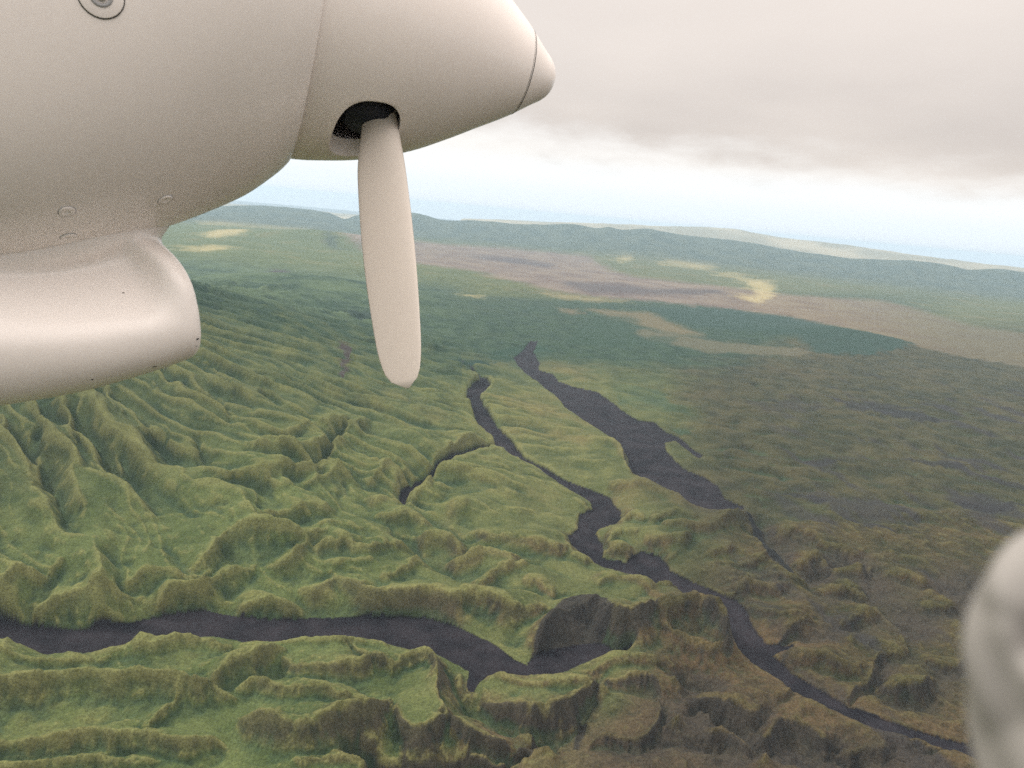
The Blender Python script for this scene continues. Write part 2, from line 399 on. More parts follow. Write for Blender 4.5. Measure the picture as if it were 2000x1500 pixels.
# gullies and ribs that run down the old cone (points, depth below or height above the cone in metres)
RIBS = [
    (sheet('d', -300, 300, 0, 690, 100, 850, 200, 950, 300, 1060, 430, 1200, 560, 1330, 620, 1430, 640, 1560), -30),
    (sheet('d', 100, 100, 250, 280, 330, 380, 400, 500, 425, 640, 420, 750, 400, 850, 390, 1040), -22),
    (sheet('d', 250, -100, 400, 200, 480, 380, 580, 500, 700, 640, 800, 760, 900, 860), -20),
    (sheet('d', 640, 300, 760, 600, 850, 640, 960, 750, 1020, 880, 1040, 970, 1150, 1050, 1300, 1120, 1500, 1230), -22),
    (sheet('d', 1180, 860, 1212, 950, 1210, 1040), -14),
    (sheet('d', 700, -100, 890, 90, 1000, 200, 1150, 330, 1300, 450, 1400, 560, 1500, 680, 1650, 760, 1800, 820), -20),
    (sheet('d', 900, -120, 1170, 90, 1330, 180, 1440, 310, 1520, 370, 1660, 470, 1800, 600), -18),
    (sheet('e', -200, 280, 0, 420, 110, 520, 220, 600, 400, 670, 520, 760), -18),
    (sheet('e', -100, 60, 200, 260, 400, 400, 600, 560, 760, 690), -9),
    (sheet('e', 100, 60, 400, 260, 640, 420, 860, 560, 1000, 640), -8),
    (sheet('e', 250, 40, 600, 260, 850, 380, 1000, 420), -8),
    (sheet('e', 150, 950, 200, 1060, 260, 1130), -10),
    (sheet('d', -100, 850, 100, 1090, 250, 1170, 400, 1240, 560, 1420), 8),
    (sheet('d', 0, 400, 150, 700, 250, 850, 330, 1010), 8),
    (sheet('d', 330, 200, 430, 430, 520, 560, 640, 670, 740, 780, 770, 900, 900, 1000), 16),
    (sheet('d', 560, 100, 700, 430, 800, 560, 900, 640, 1000, 760), 10),
    (sheet('d', 780, 130, 1000, 330, 1200, 440, 1350, 560, 1450, 640), 14),
    (sheet('d', 920, 480, 1080, 520, 1200, 600, 1330, 690, 1480, 800, 1560, 900), 12),
    (sheet('d', 780, 860, 950, 970, 1100, 1040, 1220, 1100, 1400, 1240, 1500, 1330), 18),
    (sheet('d', 640, 900, 720, 1000, 770, 1150, 810, 1300, 790, 1430), 14),
    (sheet('d', 1000, 40, 1250, 220, 1400, 370, 1600, 520), 10),
    (sheet('d', 1650, 600, 1800, 650, 1980, 690), 10),
    (sheet('e', -100, 180, 100, 330, 330, 500, 560, 640, 660, 700), 10),
    (sheet('e', 0, 130, 330, 270, 500, 350, 700, 450, 900, 530, 1050, 600, 1200, 670, 1300, 690), 12),
    (sheet('e', 250, 120, 500, 270, 700, 370, 900, 440, 1100, 490, 1250, 530, 1400, 550), 10),
    (sheet('e', 150, 10, 400, 100, 550, 140, 750, 250, 900, 290, 1100, 360), 10),
    # small ravines in the plateau
    (sheet('e', 1900, 690, 1860, 770, 1800, 850, 1640, 860, 1480, 1030, 1400, 1130, 1300, 1270, 1100, 1360), -14),
    (sheet('a', 1690, 180, 1700, 240, 1760, 270, 1820, 330), -6),
    (sheet('a', 1880, 370, 1940, 440), -6),
    (sheet('f', 350, 830, 390, 910, 520, 910, 560, 990, 600, 1050, 760, 1090, 830, 1150), -9),
    (sheet('f', 460, 680, 580, 720, 700, 790, 790, 840, 880, 930), -10),
    (sheet('g', 1045, 905, 1110, 985, 1165, 1060, 1190, 1120, 1250, 1190, 1310, 1245), -34),
    (sheet('c', 640, 600, 760, 610, 900, 590, 990, 650, 1020, 740), -38),
    (sheet('b', 1530, 1100, 1650, 1140, 1750, 1170, 1800, 1190), -34),
    (sheet('b', 1540, 1280, 1660, 1330, 1800, 1410, 1950, 1490), -50),
    (sheet('b', 410, 1010, 440, 1100, 470, 1180, 560, 1270, 700, 1320, 840, 1350), -28),
    (sheet('c', 500, 960, 640, 920, 760, 920, 900, 900), -20),
    (sheet('c', 1000, 1000, 1040, 1060, 980, 1180), -30),
    (sheet('c', 1130, 860, 1250, 900), -34),
    (sheet('c', 1280, 640, 1400, 690, 1500, 660, 1580, 620), -28),
    (sheet('c', 1420, 820, 1600, 800), -26),
]

NT_IN, NR_IN = 1350, 900
TH = np.radians(47.0)
PHI_HI, PHI_LO = math.radians(48.0), math.atan(H / 42000.0)
th_in = np.linspace(-TH, TH, NT_IN)
phi = np.concatenate([np.radians(np.array([89.5, 80, 70, 60, 54])), np.linspace(PHI_HI, PHI_LO, NR_IN)])
th_out = np.linspace(TH, 2 * np.pi - TH, 46)[1:-1]
th_all = np.concatenate([th_in, th_out])
R_row = H / np.tan(phi)

# cone of the old volcano off to the left
ax_, ay_, az_ = (a[0] for a in at_dist([-230], [500], 3300.0))


def cone(x, y):
    d = np.hypot(x - ax_, y - ay_)
    t = np.clip(1 - d / 2300.0, 0, 1)
    return 640.0 * t ** 1.62


def base(x, y):
    r = np.hypot(x, y)
    z = cone(x, y)
    # a low wooded dome on the plain
    hx, hy = ground([1640], [668])
    z = z + 85 * np.exp(-(((x - hx[0]) / 520) ** 2 + ((y - hy[0]) / 420) ** 2))
    hx, hy = ground([585], [585])
    z = z + 150 * np.exp(-(((x - hx[0]) / 900) ** 2 + ((y - hy[0]) / 900) ** 2))
    hx, hy = ground([640], [475])
    z = z + 160 * np.exp(-(((x - hx[0]) / 1200) ** 2 + ((y - hy[0]) / 900) ** 2))
    return z


# ---- solve the height between the surveyed lines on a coarser grid
CW, CH = 900, 600


def grid_xy(x, y):
    u = (np.arctan2(x, y) + TH) / (2 * TH) * (CW - 1)
    v = (PHI_HI - np.arctan2(H, np.hypot(x, y))) / (PHI_HI - PHI_LO) * (CH - 1)
    return u, v


def solve():
    fix = np.zeros((CH, CW), bool)
    val = np.zeros((CH, CW))

    def put(x, y, d):
        u, v = grid_xy(x, y)
        ui, vi = np.rint(u).astype(int), np.rint(v).astype(int)
        ok = (ui >= 0) & (ui < CW) & (vi >= 0) & (vi < CH)
        fix[vi[ok], ui[ok]] = True
        val[vi[ok], ui[ok]] = np.broadcast_to(d, x.shape)[ok]

    cth = np.linspace(-TH, TH, CW)
    cph = np.linspace(PHI_HI, PHI_LO, CH)
    R = (H / np.tan(cph))[:, None]
    X, Y = R * np.sin(cth)[None], R * np.cos(cth)[None]
    lines = []
    for pts, f, run, b in CRESTS:
        p = catmull(pts, 1.5)
        t = np.linspace(0, 1, len(p))
        tap = np.clip(np.minimum(t, 1 - t) / (run * 0.5 + 1e-3), 0, 1)
        tap = 0.25 + 0.75 * np.sin(tap * np.pi / 2)
        wob = 1 + 0.18 * perlin(p[:, 0] / 26.0, p[:, 1] / 26.0, 3)
        z = np.full(len(p), float(b))
        for _ in range(14):
            x, y = ground(p[:, 0], p[:, 1], z)
            s = np.sqrt(x * x + y * y + (H - z) ** 2) / FPX
            z = 0.5 * z + 0.5 * (base(x, y) + b + 0.67 * f * s * tap * wob)
        lines.append((x, y, z - base(x, y)))
        fz = np.full(len(p), float(b))
        for _ in range(14):
            fx, fy = ground(p[:, 0] + 2, p[:, 1] + f * tap * wob, fz)
            fz = 0.5 * fz + 0.5 * (base(fx, fy) + b)
        put(fx, fy, float(b))
    for pts, d in RIBS:
        if pts[0][1] < 940 and pts[0][0] < 640:
            d *= 2.0 if d < 0 else 1.7
        p = catmull(pts, 1.5)
        t = np.linspace(0, 1, len(p))
        tap = np.sin(np.clip(np.minimum(t, 1 - t) / 0.25, 0, 1) * np.pi / 2)
        z = np.zeros(len(p))
        for _ in range(30):
            x, y = ground(p[:, 0], p[:, 1], z)
            z = 0.65 * z + 0.35 * (base(x, y) + d * tap)
        if d > 0:
            lines.append((x, y, d * tap))
        else:
            put(x, y, d * tap)
    for x, y, d in lines:
        put(x, y, d)
    # beds of the lava flows
    for name, poly in LAVA.items():
        p = np.array(poly)
        x, y = ground(p[:, 0], p[:, 1], -7.0)
        m = inside(np.stack([x, y], 1), X, Y)
        if name != 'foreground':                       # a low margin beside the flow keeps its bed in view
            ring = m.copy()
            for _ in range(3):
                ring[1:-1, 1:-1] |= ring[:-2, 1:-1] | ring[2:, 1:-1] | ring[1:-1, :-2] | ring[1:-1, 2:]
            ring &= ~m & ~fix
            fix[ring] = True
            val[ring] = -1.0
        fix[m] = True
        val[m] = -7.0
    # far skyline: escarpments 20 and 30 km out
    for dist, pts in ((20000.0, RIDGE), (20500.0, None), (28000.0, FAR)):
        if pts is None:
            continue
        p = catmull(pts, 1.5)
        x, y, z = at_dist(p[:, 0], p[:, 1], dist)
        put(x, y, z)
        x2, y2, z2 = at_dist(p[:, 0], p[:, 1], dist * 1.22)
        put(x2, y2, -20.0)
    for pp, z in ((FOOT, 25.0),):
        p = catmull(pp, 1.5)
        x, y = ground(p[:, 0], p[:, 1], z)
        put(x, y, z)
    # coarse to fine relaxation
    pyr = [(fix, val)]
    while pyr[-1][0].shape[0] > 24:
        f, v = pyr[-1]
        h2, w2 = (f.shape[0] + 1) // 2, (f.shape[1] + 1) // 2
        fp = np.zeros((h2 * 2, w2 * 2))
        vp = np.zeros_like(fp)
        fp[:f.shape[0], :f.shape[1]] = f
        vp[:f.shape[0], :f.shape[1]] = v * f
        c = fp.reshape(h2, 2, w2, 2).sum((1, 3))
        s = vp.reshape(h2, 2, w2, 2).sum((1, 3))
        pyr.append((c > 0, s / np.maximum(c, 1)))
    cur = None
    for lev in range(len(pyr) - 1, -1, -1):
        f, v = pyr[lev]
        if cur is None:
            cur = np.zeros(f.shape)
        else:
            cur = np.repeat(np.repeat(cur, 2, 0), 2, 1)[:f.shape[0], :f.shape[1]]
        lam = 0.0009 * 4 ** lev
        for _ in range(120 if lev > 1 else 60):
            cur[f] = v[f]
            p = np.pad(cur, 1, mode='edge')
            cur = (p[:-2, 1:-1] + p[2:, 1:-1] + p[1:-1, :-2] + p[1:-1, 2:]) / (4 + lam)
        cur[f] = v[f]
    return cur


RIDGE = [(380, 404), (440, 399), (480, 396), (540, 398), (600, 404), (640, 410), (660, 421), (672, 428), (682, 426), (700, 416), (740, 411), (800, 408), (830, 413),
         (870, 425), (930, 424), (1000, 430), (1060, 431), (1110, 430), (1150, 437), (1172, 441), (1192, 437), (1215, 444), (1250, 442), (1270, 441), (1300, 447),
         (1350, 455), (1430, 463), (1480, 470), (1540, 483), (1600, 492), (1660, 500), (1740, 501), (1800, 503), (1860, 511), (1895, 520), (1930, 516), (1965, 516),
         (2010, 523), (2100, 530), (2200, 545)]
FAR = [(900, 422), (1000, 424), (1100, 427), (1150, 427), (1200, 428), (1300, 431), (1400, 432), (1450, 437), (1500, 448), (1550, 456), (1650, 467), (1800, 490),
       (1900, 504), (2000, 515), (2150, 530)]
FOOT = [(u, 414 + .0928 * (u - 1000) + (60 if u < 1100 else 68)) for u in range(360, 2240, 60)]

DELTA = solve()


def box_blur(a, r, n=2):
    for _ in range(n):
        for ax in (0, 1):
            p = np.pad(a, [(r + 1, r) if i == ax else (0, 0) for i in (0, 1)], mode='edge')
            cs = np.cumsum(p, axis=ax)
            a = (np.take(cs, range(2 * r + 1, cs.shape[ax]), ax) - np.take(cs, range(0, cs.shape[ax] - 2 * r - 1), ax)) / (2 * r + 1)
    return a


# scree and soil soften the foot of every slope; the crests stay sharp
LAVA_CELLS = DELTA == -7.0
_th = np.linspace(-TH, TH, CW)[None]
_R = (H / np.tan(np.linspace(PHI_HI, PHI_LO, CH)))[:, None]
SOFTEN = (1 - sstep(4, 30, cone(_R * np.sin(_th), _R * np.cos(_th)))) * sstep(-9, -2, DELTA)
SOFTEN = SOFTEN * (1 - np.clip(box_blur(LAVA_CELLS.astype(float), 3) * 4, 0, 1) * 0.9)
for rad, amt in ((3, 0.6), (7, 0.4)):
    bl = box_blur(DELTA, rad)
    DELTA = np.where(LAVA_CELLS, DELTA, DELTA + SOFTEN * amt * np.maximum(bl - DELTA, 0))
DELTA = np.where(LAVA_CELLS, DELTA, 0.25 * DELTA + 0.75 * box_blur(DELTA, 1, 2))


def bilin(g, u, v):
    u = np.clip(u, 0, g.shape[1] - 1.001)
    v = np.clip(v, 0, g.shape[0] - 1.001)
    a, b = u.astype(int), v.astype(int)
    fu, fv = u - a, v - b
    return (g[b, a] * (1 - fu) + g[b, a + 1] * fu) * (1 - fv) + (g[b + 1, a] * (1 - fu) + g[b + 1, a + 1] * fu) * fv


def land():
    nt, nr = len(th_all), len(phi)
    T, R = np.meshgrid(th_all, R_row)
    X, Y = R * np.sin(T), R * np.cos(T)
    spacing = np.maximum(R * (2 * TH / NT_IN), np.gradient(R_row)[:, None] * np.ones_like(R) * 0.35)
    u, v = grid_xy(X, Y)
    inn = (np.abs(((T + np.pi) % (2 * np.pi)) - np.pi) <= TH + 0.3) & (v > -30)
    # small sideways warp so that the lines lose their drawn smoothness
    wx = fbm(X, Y, 150, 5, 21, 0.6, spacing=spacing) * 11
    wy = fbm(X, Y, 150, 5, 31, 0.6, spacing=spacing) * 11
    u2, v2 = grid_xy(X + wx, Y + wy)
    D = bilin(DELTA, u2, v2)
    edge = sstep(1.35, 1.0, np.abs(((T + np.pi) % (2 * np.pi)) - np.pi) / TH)
    D = D * edge * sstep(-60, 0, v)
    Z0 = base(X, Y) + D
    # lava masks in the warped field
    lava = np.zeros(X.shape, np.int32)
    XW, YW = X + wx, Y + wy
    for k, poly in enumerate(LAVA.values()):
        p = np.array(poly)
        x, y = ground(p[:, 0], p[:, 1], -7.0)
        q = np.stack([x, y], 1)
        bb = (XW > x.min()) & (XW < x.max()) & (YW > y.min()) & (YW < y.max())
        m = np.zeros(X.shape, bool)
        m[bb] = inside(q, XW[bb], YW[bb])
        lava[m] = k + 1
    # slope of the smooth field
    gy, gx = np.zeros_like(Z0), np.zeros_like(Z0)
    dR = np.gradient(R_row)[:, None]
    zr = np.gradient(Z0, axis=0) / dR
    zt = np.gradient(Z0, axis=1) / (np.maximum(R, 1) * (2 * TH / NT_IN))
    zt[:, NT_IN:] = 0
    gx = zr * np.sin(T) + zt * np.cos(T)
    gy = zr * np.cos(T) - zt * np.sin(T)
    gm = np.hypot(gx, gy)
    gs = gm.copy()
    ux, uy = gx / (gm + 1e-3), gy / (gm + 1e-3)
    for a in (ux, uy):
        for _ in range(10):
            a[1:-1, 1:-1] = (a[1:-1, 1:-1] * 2 + a[:-2, 1:-1] + a[2:, 1:-1] + a[1:-1, :-2] + a[1:-1, 2:]) / 6
    for _ in range(6):
        gs[1:-1, 1:-1] = (gs[1:-1, 1:-1] * 2 + gs[:-2, 1:-1] + gs[2:, 1:-1] + gs[1:-1, :-2] + gs[1:-1, 2:]) / 6
    steep = sstep(0.12, 0.75, gs)
    near = np.exp(-R / 9000)
    # rills that follow the fall line: noise smeared along it
    rill = np.zeros_like(X)
    for s in np.linspace(-1, 1, 7):
        rill += (1 - 2 * np.abs(perlin((X + ux * s * 30) / 17, (Y + uy * s * 30) / 17, 5))) + 0.5 * (1 - 2 * np.abs(perlin((X + ux * s * 22) / 8, (Y + uy * s * 22) / 8, 6)))
    rill /= 7 * 1.5
    big = np.zeros_like(X)
    for s in np.linspace(-1, 1, 7):
        big += 1 - 2 * np.abs(perlin((X + ux * s * 70) / 46, (Y + uy * s * 70) / 46, 8))
    big /= 7
    hum = fbm(X + wx * 2, Y + wy * 2, 150, 6, 40, 0.55, spacing, ridged=True)
    roll = (np.abs(perlin((X + wx * 4) / 165, (Y + wy * 4) / 120, 44)) * 1.6 + 0.30 * np.abs(perlin((X + wx * 2) / 64, (Y + wy * 2) / 52, 45)) * 1.6 - 0.6)
    hills = np.exp(-(R / 4400) ** 2)
    caz = np.arctan2(X - ax_, Y - ay_)
    cd = np.hypot(X - ax_, Y - ay_)
    cw = fbm(X, Y, 300, 3, 210) * 0.055
    flute = (1 - 2 * np.abs(perlin((caz + cw) * 11.0, cd / 1500, 200))) + 0.45 * (1 - 2 * np.abs(perlin((caz + cw) * 25.0, cd / 700, 201))) + 0.2 * (1 - 2 * np.abs(perlin((caz + cw) * 58.0, cd / 400, 202)))
    flute_amp = sstep(2420, 1950, cd) * sstep(250, 900, cd)
    soft = fbm(X, Y, 700, 4, 60)
    fine = fbm(X, Y, 14, 3, 70, 0.6, spacing)
    px, py = to_px(X, Y, np.zeros_like(X))
    isl = lava > 0
    veg = (~isl).astype(float)
    for _ in range(3):
        veg[1:-1, 1:-1] = (veg[1:-1, 1:-1] + veg[:-2, 1:-1] + veg[2:, 1:-1] + veg[1:-1, :-2] + veg[1:-1, 2:]) / 5
    calm = 1 - np.clip(box_blur(isl.astype(float), 6, 2) * 4.0, 0, 1) * 0.93
    badl = sstep(1150, 1600, px + (py - 1100) * 0.6) * sstep(900, 1080, py)        # rough country lower right
    conem = sstep(25, 110, cone(X, Y))
    plain = sstep(2600, 4200, R)
    midr = sstep(1250, 1500, px) * sstep(600, 720, py) * (1 - badl)
    Z = Z0 + veg * (flute * flute_amp * 29 + calm * rill * (0.8 + 4.0 * steep) * near + calm * big * (1.0 + 5.5 * steep) * near
                    + calm * roll * hills * (1 - 0.6 * badl) * (1 - 0.85 * conem) * 15.0 + calm * hum * (4.0 + 16 * badl + 10 * midr + 5.0 * plain) * (1 - 0.6 * conem) + soft * (4 + 22 * plain * sstep(4000, 9000, R)) + fine * 1.5)
    farr = sstep(14000, 18000, R)
    Z += farr * (fbm(X, Y, 2200, 5, 90, 0.55, spacing, ridged=True) * 26)
    Z += isl * (fbm(X, Y, 40, 5, 80, 0.7, spacing) * 2.2)
    sea = R > 36000
    Z[sea] = 0.0
    return dict(X=X, Y=Y, Z=Z, R=R, T=T, lava=lava, steep=steep, gs=gs, rill=rill, big=big, hum=hum, soft=soft, fine=fine, px=px, py=py, badl=badl,
                conem=conem, plain=plain, midr=midr, D=D, spacing=spacing, wx=wx, wy=wy, sea=sea, farr=farr)


L = land()


def cover(L):
    """albedo of the land cover, with some sunlight and cloud shadow painted in"""
    X, Y, R, px, py = L['X'], L['Y'], L['R'], L['px'], L['py']
    sp = L['spacing']
    n_big = fbm(X, Y, 420, 4, 110, 0.55)
    n_mid = fbm(X, Y, 90, 4, 120, 0.6, sp)
    n_fine = fbm(X, Y, 12, 3, 130, 0.7, sp)
    Z = L['Z']
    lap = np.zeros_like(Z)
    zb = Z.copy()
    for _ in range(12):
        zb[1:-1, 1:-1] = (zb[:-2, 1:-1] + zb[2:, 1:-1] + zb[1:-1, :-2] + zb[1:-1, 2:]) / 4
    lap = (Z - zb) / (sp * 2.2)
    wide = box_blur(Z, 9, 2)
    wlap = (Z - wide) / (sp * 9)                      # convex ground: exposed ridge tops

    def C(r, g, b):
        return np.array((r, g, b))[None, None, :]

    def lerp(a, b, t):
        return a + (b - a) * t[..., None]

    green = lerp(C(0.062, 0.078, 0.029), C(0.112, 0.124, 0.048), sstep(-0.5, 0.5, n_mid + 0.4 * n_big))
    dry = lerp(C(0.115, 0.085, 0.036), C(0.155, 0.130, 0.050), sstep(-0.5, 0.5, n_fine + n_mid * .5))
    brown = lerp(C(0.050, 0.042, 0.024), C(0.104, 0.072, 0.040), sstep(-0.5, 0.5, n_mid + n_fine * .6))
    rock = lerp(C(0.014, 0.014, 0.016), C(0.050, 0.044, 0.036), sstep(-0.1, 0.7, L['rill'] + 0.4 * n_mid))
    forest = lerp(C(0.030, 0.060, 0.034), C(0.055, 0.092, 0.046), sstep(-0.5, 0.5, n_mid + n_fine))
    ash = lerp(C(0.170, 0.120, 0.108), C(0.235, 0.180, 0.145), sstep(-0.4, 0.4, n_big))
    ash = lerp(ash, ash * C(1.05, 1.02, 0.78), sstep(1250, 1600, px)) * 0.86
    ash = lerp(ash, C(0.092, 0.088, 0.050) + 0 * ash, sstep(1500, 1950, px + n_big * 120) * 0.75)
    c = green
    # how dry: more to the right and the bottom, and on steep slopes
    zone = sstep(500, 1500, px + (py - 1000) * 1.0)
    c = lerp(c, dry, sstep(0.05, 0.55, n_big + n_mid * 0.4) * 0.55)
    slope_bare = sstep(0.30, 0.95, L['gs'] + 0.25 * n_mid + 0.2 * (zone - 0.4)) * (1 - 0.65 * L['conem'])
    c = lerp(c, brown, slope_bare * (0.22 + 0.6 * zone))
    c = lerp(c, brown * C(0.50, 0.48, 0.46), sstep(0.3, 0.75, L['badl'] + 0.3 * n_big) * 0.8)  # brown soil at lower right, darkened further to paint in cloud shadow
    c = lerp(c, lerp(C(0.026, 0.038, 0.018), C(0.072, 0.080, 0.034), sstep(-0.5, 0.6, n_mid)), L['conem'] * 0.75)
    c = lerp(c * C(0.93, 1.06, 0.98), c, sstep(500, 1150, px))
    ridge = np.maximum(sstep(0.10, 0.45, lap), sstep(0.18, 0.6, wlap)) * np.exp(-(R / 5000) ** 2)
    c = lerp(c, C(0.190, 0.188, 0.072) + 0 * c, ridge * (0.50 - 0.30 * L['badl']))  # dry grass on the crests, with their sunlit highlight painted in too
    # olive scrub on the right-hand plain, darkened to paint in cloud shadow
    scrub = lerp(C(0.022, 0.024, 0.014), C(0.056, 0.050, 0.026), sstep(-0.5, 0.6, n_mid + n_big * .6))
    mr = sstep(1180, 1420, px + n_big * 120) * sstep(600, 700, py + n_mid * 20) * (1 - sstep(0.3, 0.9, L['badl']))
    c = lerp(c, scrub, mr * 0.85)
    lw = sstep(560, 470, py) + sstep(420, 560, py) * sstep(700, 640, py) * sstep(1000, 700, px)
    redd = sstep(1150, 1300, px + n_big * 90) * sstep(1170, 1240, py + n_mid * 30) * sstep(1750, 1500, px + n_big * 60) + sstep(1350, 1430, py + n_mid * 30) * sstep(850, 1000, px)
    c = lerp(c, lerp(C(0.060, 0.044, 0.028), C(0.125, 0.086, 0.048), sstep(-0.5, 0.6, n_mid + n_fine * .5)) * C(0.85, 0.85, 0.85), np.clip(redd, 0, 1) * 0.6 * (1 - ridge * 0.5))
    # bare rock streaks on the steepest faces
    c = lerp(c, rock, sstep(0.72, 1.05, L['gs'] * 0.7 + 0.5 * zone * (0.5 - L['rill']) + 0.3 * n_mid) * (0.05 + 0.85 * zone) * (1 - 0.7 * L['conem']))
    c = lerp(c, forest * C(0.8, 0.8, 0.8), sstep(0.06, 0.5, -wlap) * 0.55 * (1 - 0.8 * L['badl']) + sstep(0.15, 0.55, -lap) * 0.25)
    
    # woods on the plain, with a teal cloud shadow painted into their green
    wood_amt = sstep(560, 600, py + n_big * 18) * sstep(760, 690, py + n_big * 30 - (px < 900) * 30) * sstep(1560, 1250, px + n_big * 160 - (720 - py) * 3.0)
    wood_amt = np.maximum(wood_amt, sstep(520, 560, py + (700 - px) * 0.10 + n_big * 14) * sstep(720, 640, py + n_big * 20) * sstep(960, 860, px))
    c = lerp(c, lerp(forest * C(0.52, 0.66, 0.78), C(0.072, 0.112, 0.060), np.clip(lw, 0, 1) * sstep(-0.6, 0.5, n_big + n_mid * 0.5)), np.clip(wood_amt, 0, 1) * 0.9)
    lush = sstep(640, 720, py) * sstep(950, 820, py) * sstep(330, 560, px) * sstep(1000, 800, px)
    c = lerp(c, lerp(forest, green, sstep(-.3, .5, n_mid)), lush * 0.45)

    mottle = fbm(X, Y, 320, 4, 180, 0.6, sp) + 0.5 * n_big

    def patch(poly, col, amt, frag=False, jig=1.0):
        """colour patch with a ragged edge"""
        nonlocal c
        p = np.array(poly, float)
        bb = (px > p[:, 0].min() - 60) & (px < p[:, 0].max() + 60) & (py > p[:, 1].min() - 40) & (py < p[:, 1].max() + 40) & (Y > 0)
        m = 0.0
        far_w = sstep(780, 600, py[bb])
        for q, ou, ov in ((0.4, 0, 0), (0.8, -9, 1.5), (1.2, 9, -1.5), (1.7, -4, -3), (2.3, 4, 3)):
            m = m + inside(p, px[bb] + ou * far_w + mottle[bb] * 16 * far_w + (n_mid[bb] * 14 + n_big[bb] * 10 + n_fine[bb] * 5) * jig * q, py[bb] + ov * far_w + mottle[bb] * 3 * far_w + (n_mid[bb] * 5 + n_fine[bb] * 2) * jig * q) * 0.2
        m = m * (sstep(-0.45, 0.15, mottle[bb]) if frag else 1.0)
        cc = c[bb]
        colr = col[bb] if getattr(col, 'ndim', 0) == 3 and col.shape[:2] == c.shape[:2] else np.asarray(col).reshape(1, -1)
        cc = cc + (colr - cc) * (m * amt)[:, None]
        c[bb] = cc

    # ash plain behind the woods
    patch([(625, 455), (700, 462), (860, 480), (1000, 488), (1150, 505), (1190, 530), (1250, 545), (1400, 560), (1560, 580), (1720, 590), (1800, 610), (1900, 640), (2100, 680),
           (2100, 740), (1800, 690), (1690, 650), (1580, 630), (1420, 605), (1290, 592), (1160, 582), (1060, 565), (930, 532), (800, 515), (700, 490)], ash, .85)
    patch([(900, 500), (1000, 505), (1090, 520), (1060, 525), (960, 512)], (0.075, 0.062, 0.065), .8)
    patch([(1090, 552), (1200, 555), (1300, 568), (1410, 568), (1415, 576), (1290, 580), (1150, 575)], (0.07, 0.058, 0.06), .8)
    patch([(1050, 570), (1130, 580), (1240, 592), (1200, 592), (1110, 588), (1070, 580)], (0.24, 0.20, 0.10), .7)
    patch([(640, 455), (690, 470), (760, 484), (720, 484), (660, 472)], (0.30, 0.23, 0.18), .8)
    # sunlit patches on the plain, their light painted in as pale dry-grass colour
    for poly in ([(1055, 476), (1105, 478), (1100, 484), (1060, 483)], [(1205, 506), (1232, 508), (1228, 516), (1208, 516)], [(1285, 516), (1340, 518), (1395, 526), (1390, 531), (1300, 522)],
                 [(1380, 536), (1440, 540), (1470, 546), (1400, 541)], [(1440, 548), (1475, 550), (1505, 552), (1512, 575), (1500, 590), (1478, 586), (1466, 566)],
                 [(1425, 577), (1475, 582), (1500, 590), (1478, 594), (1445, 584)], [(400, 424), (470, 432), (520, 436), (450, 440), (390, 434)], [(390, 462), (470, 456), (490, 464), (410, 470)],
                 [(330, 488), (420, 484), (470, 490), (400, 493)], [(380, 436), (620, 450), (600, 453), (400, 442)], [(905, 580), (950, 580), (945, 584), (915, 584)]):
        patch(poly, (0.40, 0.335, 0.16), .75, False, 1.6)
    patch([(1140, 606), (1260, 612), (1330, 640), (1380, 660), (1300, 652), (1240, 634), (1180, 618)], (0.14, 0.115, 0.062), .8)
    patch([(1092, 607), (1130, 608), (1125, 614), (1098, 614)], (0.15, 0.12, 0.07), .8)
    patch([(1230, 640), (1290, 650), (1420, 672), (1600, 690), (1560, 700), (1380, 690), (1260, 664)], (0.13, 0.115, 0.07), .6)
    # wooded dome and dark stands
    patch([(1240, 602), (1420, 606), (1560, 624), (1650, 644), (1720, 664), (1785, 682), (1765, 692), (1690, 698), (1600, 694), (1560, 670), (1480, 655), (1350, 640)],
          (0.022, 0.05, 0.036), .9)
    patch([(1170, 618), (1240, 620), (1240, 660), (1330, 660), (1310, 676), (1200, 680), (1100, 672)], (0.026, 0.055, 0.034), .7)
    patch([(665, 640), (720, 632), (820, 622), (800, 634), (745, 650), (690, 652)], (0.018, 0.036, 0.028), .85)
    patch([(890, 720), (900, 712), (960, 712), (1010, 702), (960, 716), (925, 728), (900, 732)], (0.014, 0.04, 0.03), .95)
    patch([(1010, 690), (1090, 690), (1040, 670), (960, 690), (960, 705), (1000, 705)], (0.02, 0.05, 0.032), .8)
    patch([(476, 546), (520, 544), (534, 530), (556, 530), (552, 546), (510, 556), (480, 552)], (0.052, 0.042, 0.05), .9)
    patch([(632, 470), (655, 480), (665, 494), (640, 486)], (0.02, 0.04, 0.035), .8)
    patch([(660, 742), (684, 742), (680, 775), (668, 812), (660, 808), (668, 775)], (0.055, 0.042, 0.045), .85)
    patch([(300, 810), (320, 824), (338, 836), (334, 850), (318, 846), (304, 828)], (0.045, 0.03, 0.034), .95)
    patch([(1190, 750), (1280, 760), (1330, 800), (1390, 830), (1330, 850), (1260, 815), (1210, 790)], forest, .7, True, 1.6)
    # lava tongues showing through the scrub far right
    for poly in ([(1610, 780), (1700, 790), (1790, 800), (1730, 812), (1660, 796)], [(1640, 800), (1760, 806), (1860, 830), (1800, 826)], [(1480, 960), (1560, 966), (1640, 984), (1590, 982)],
                 [(1900, 930), (2010, 950), (2010, 960), (1930, 946)], [(1850, 980), (2000, 990), (2000, 1000), (1880, 992)], [(1640, 1010), (1720, 1030), (1760, 1046), (1680, 1034)],
                 [(1560, 905), (1600, 900), (1640, 910), (1600, 912)], [(1760, 900), (1850, 905), (1900, 920), (1830, 915)]):
        patch(poly, (0.024, 0.025, 0.028), .7, jig=2.0)
    streak = fbm(X + Y * 0.35, Y * 0.35 - X * 0.1, 130, 5, 170, 0.6, sp)
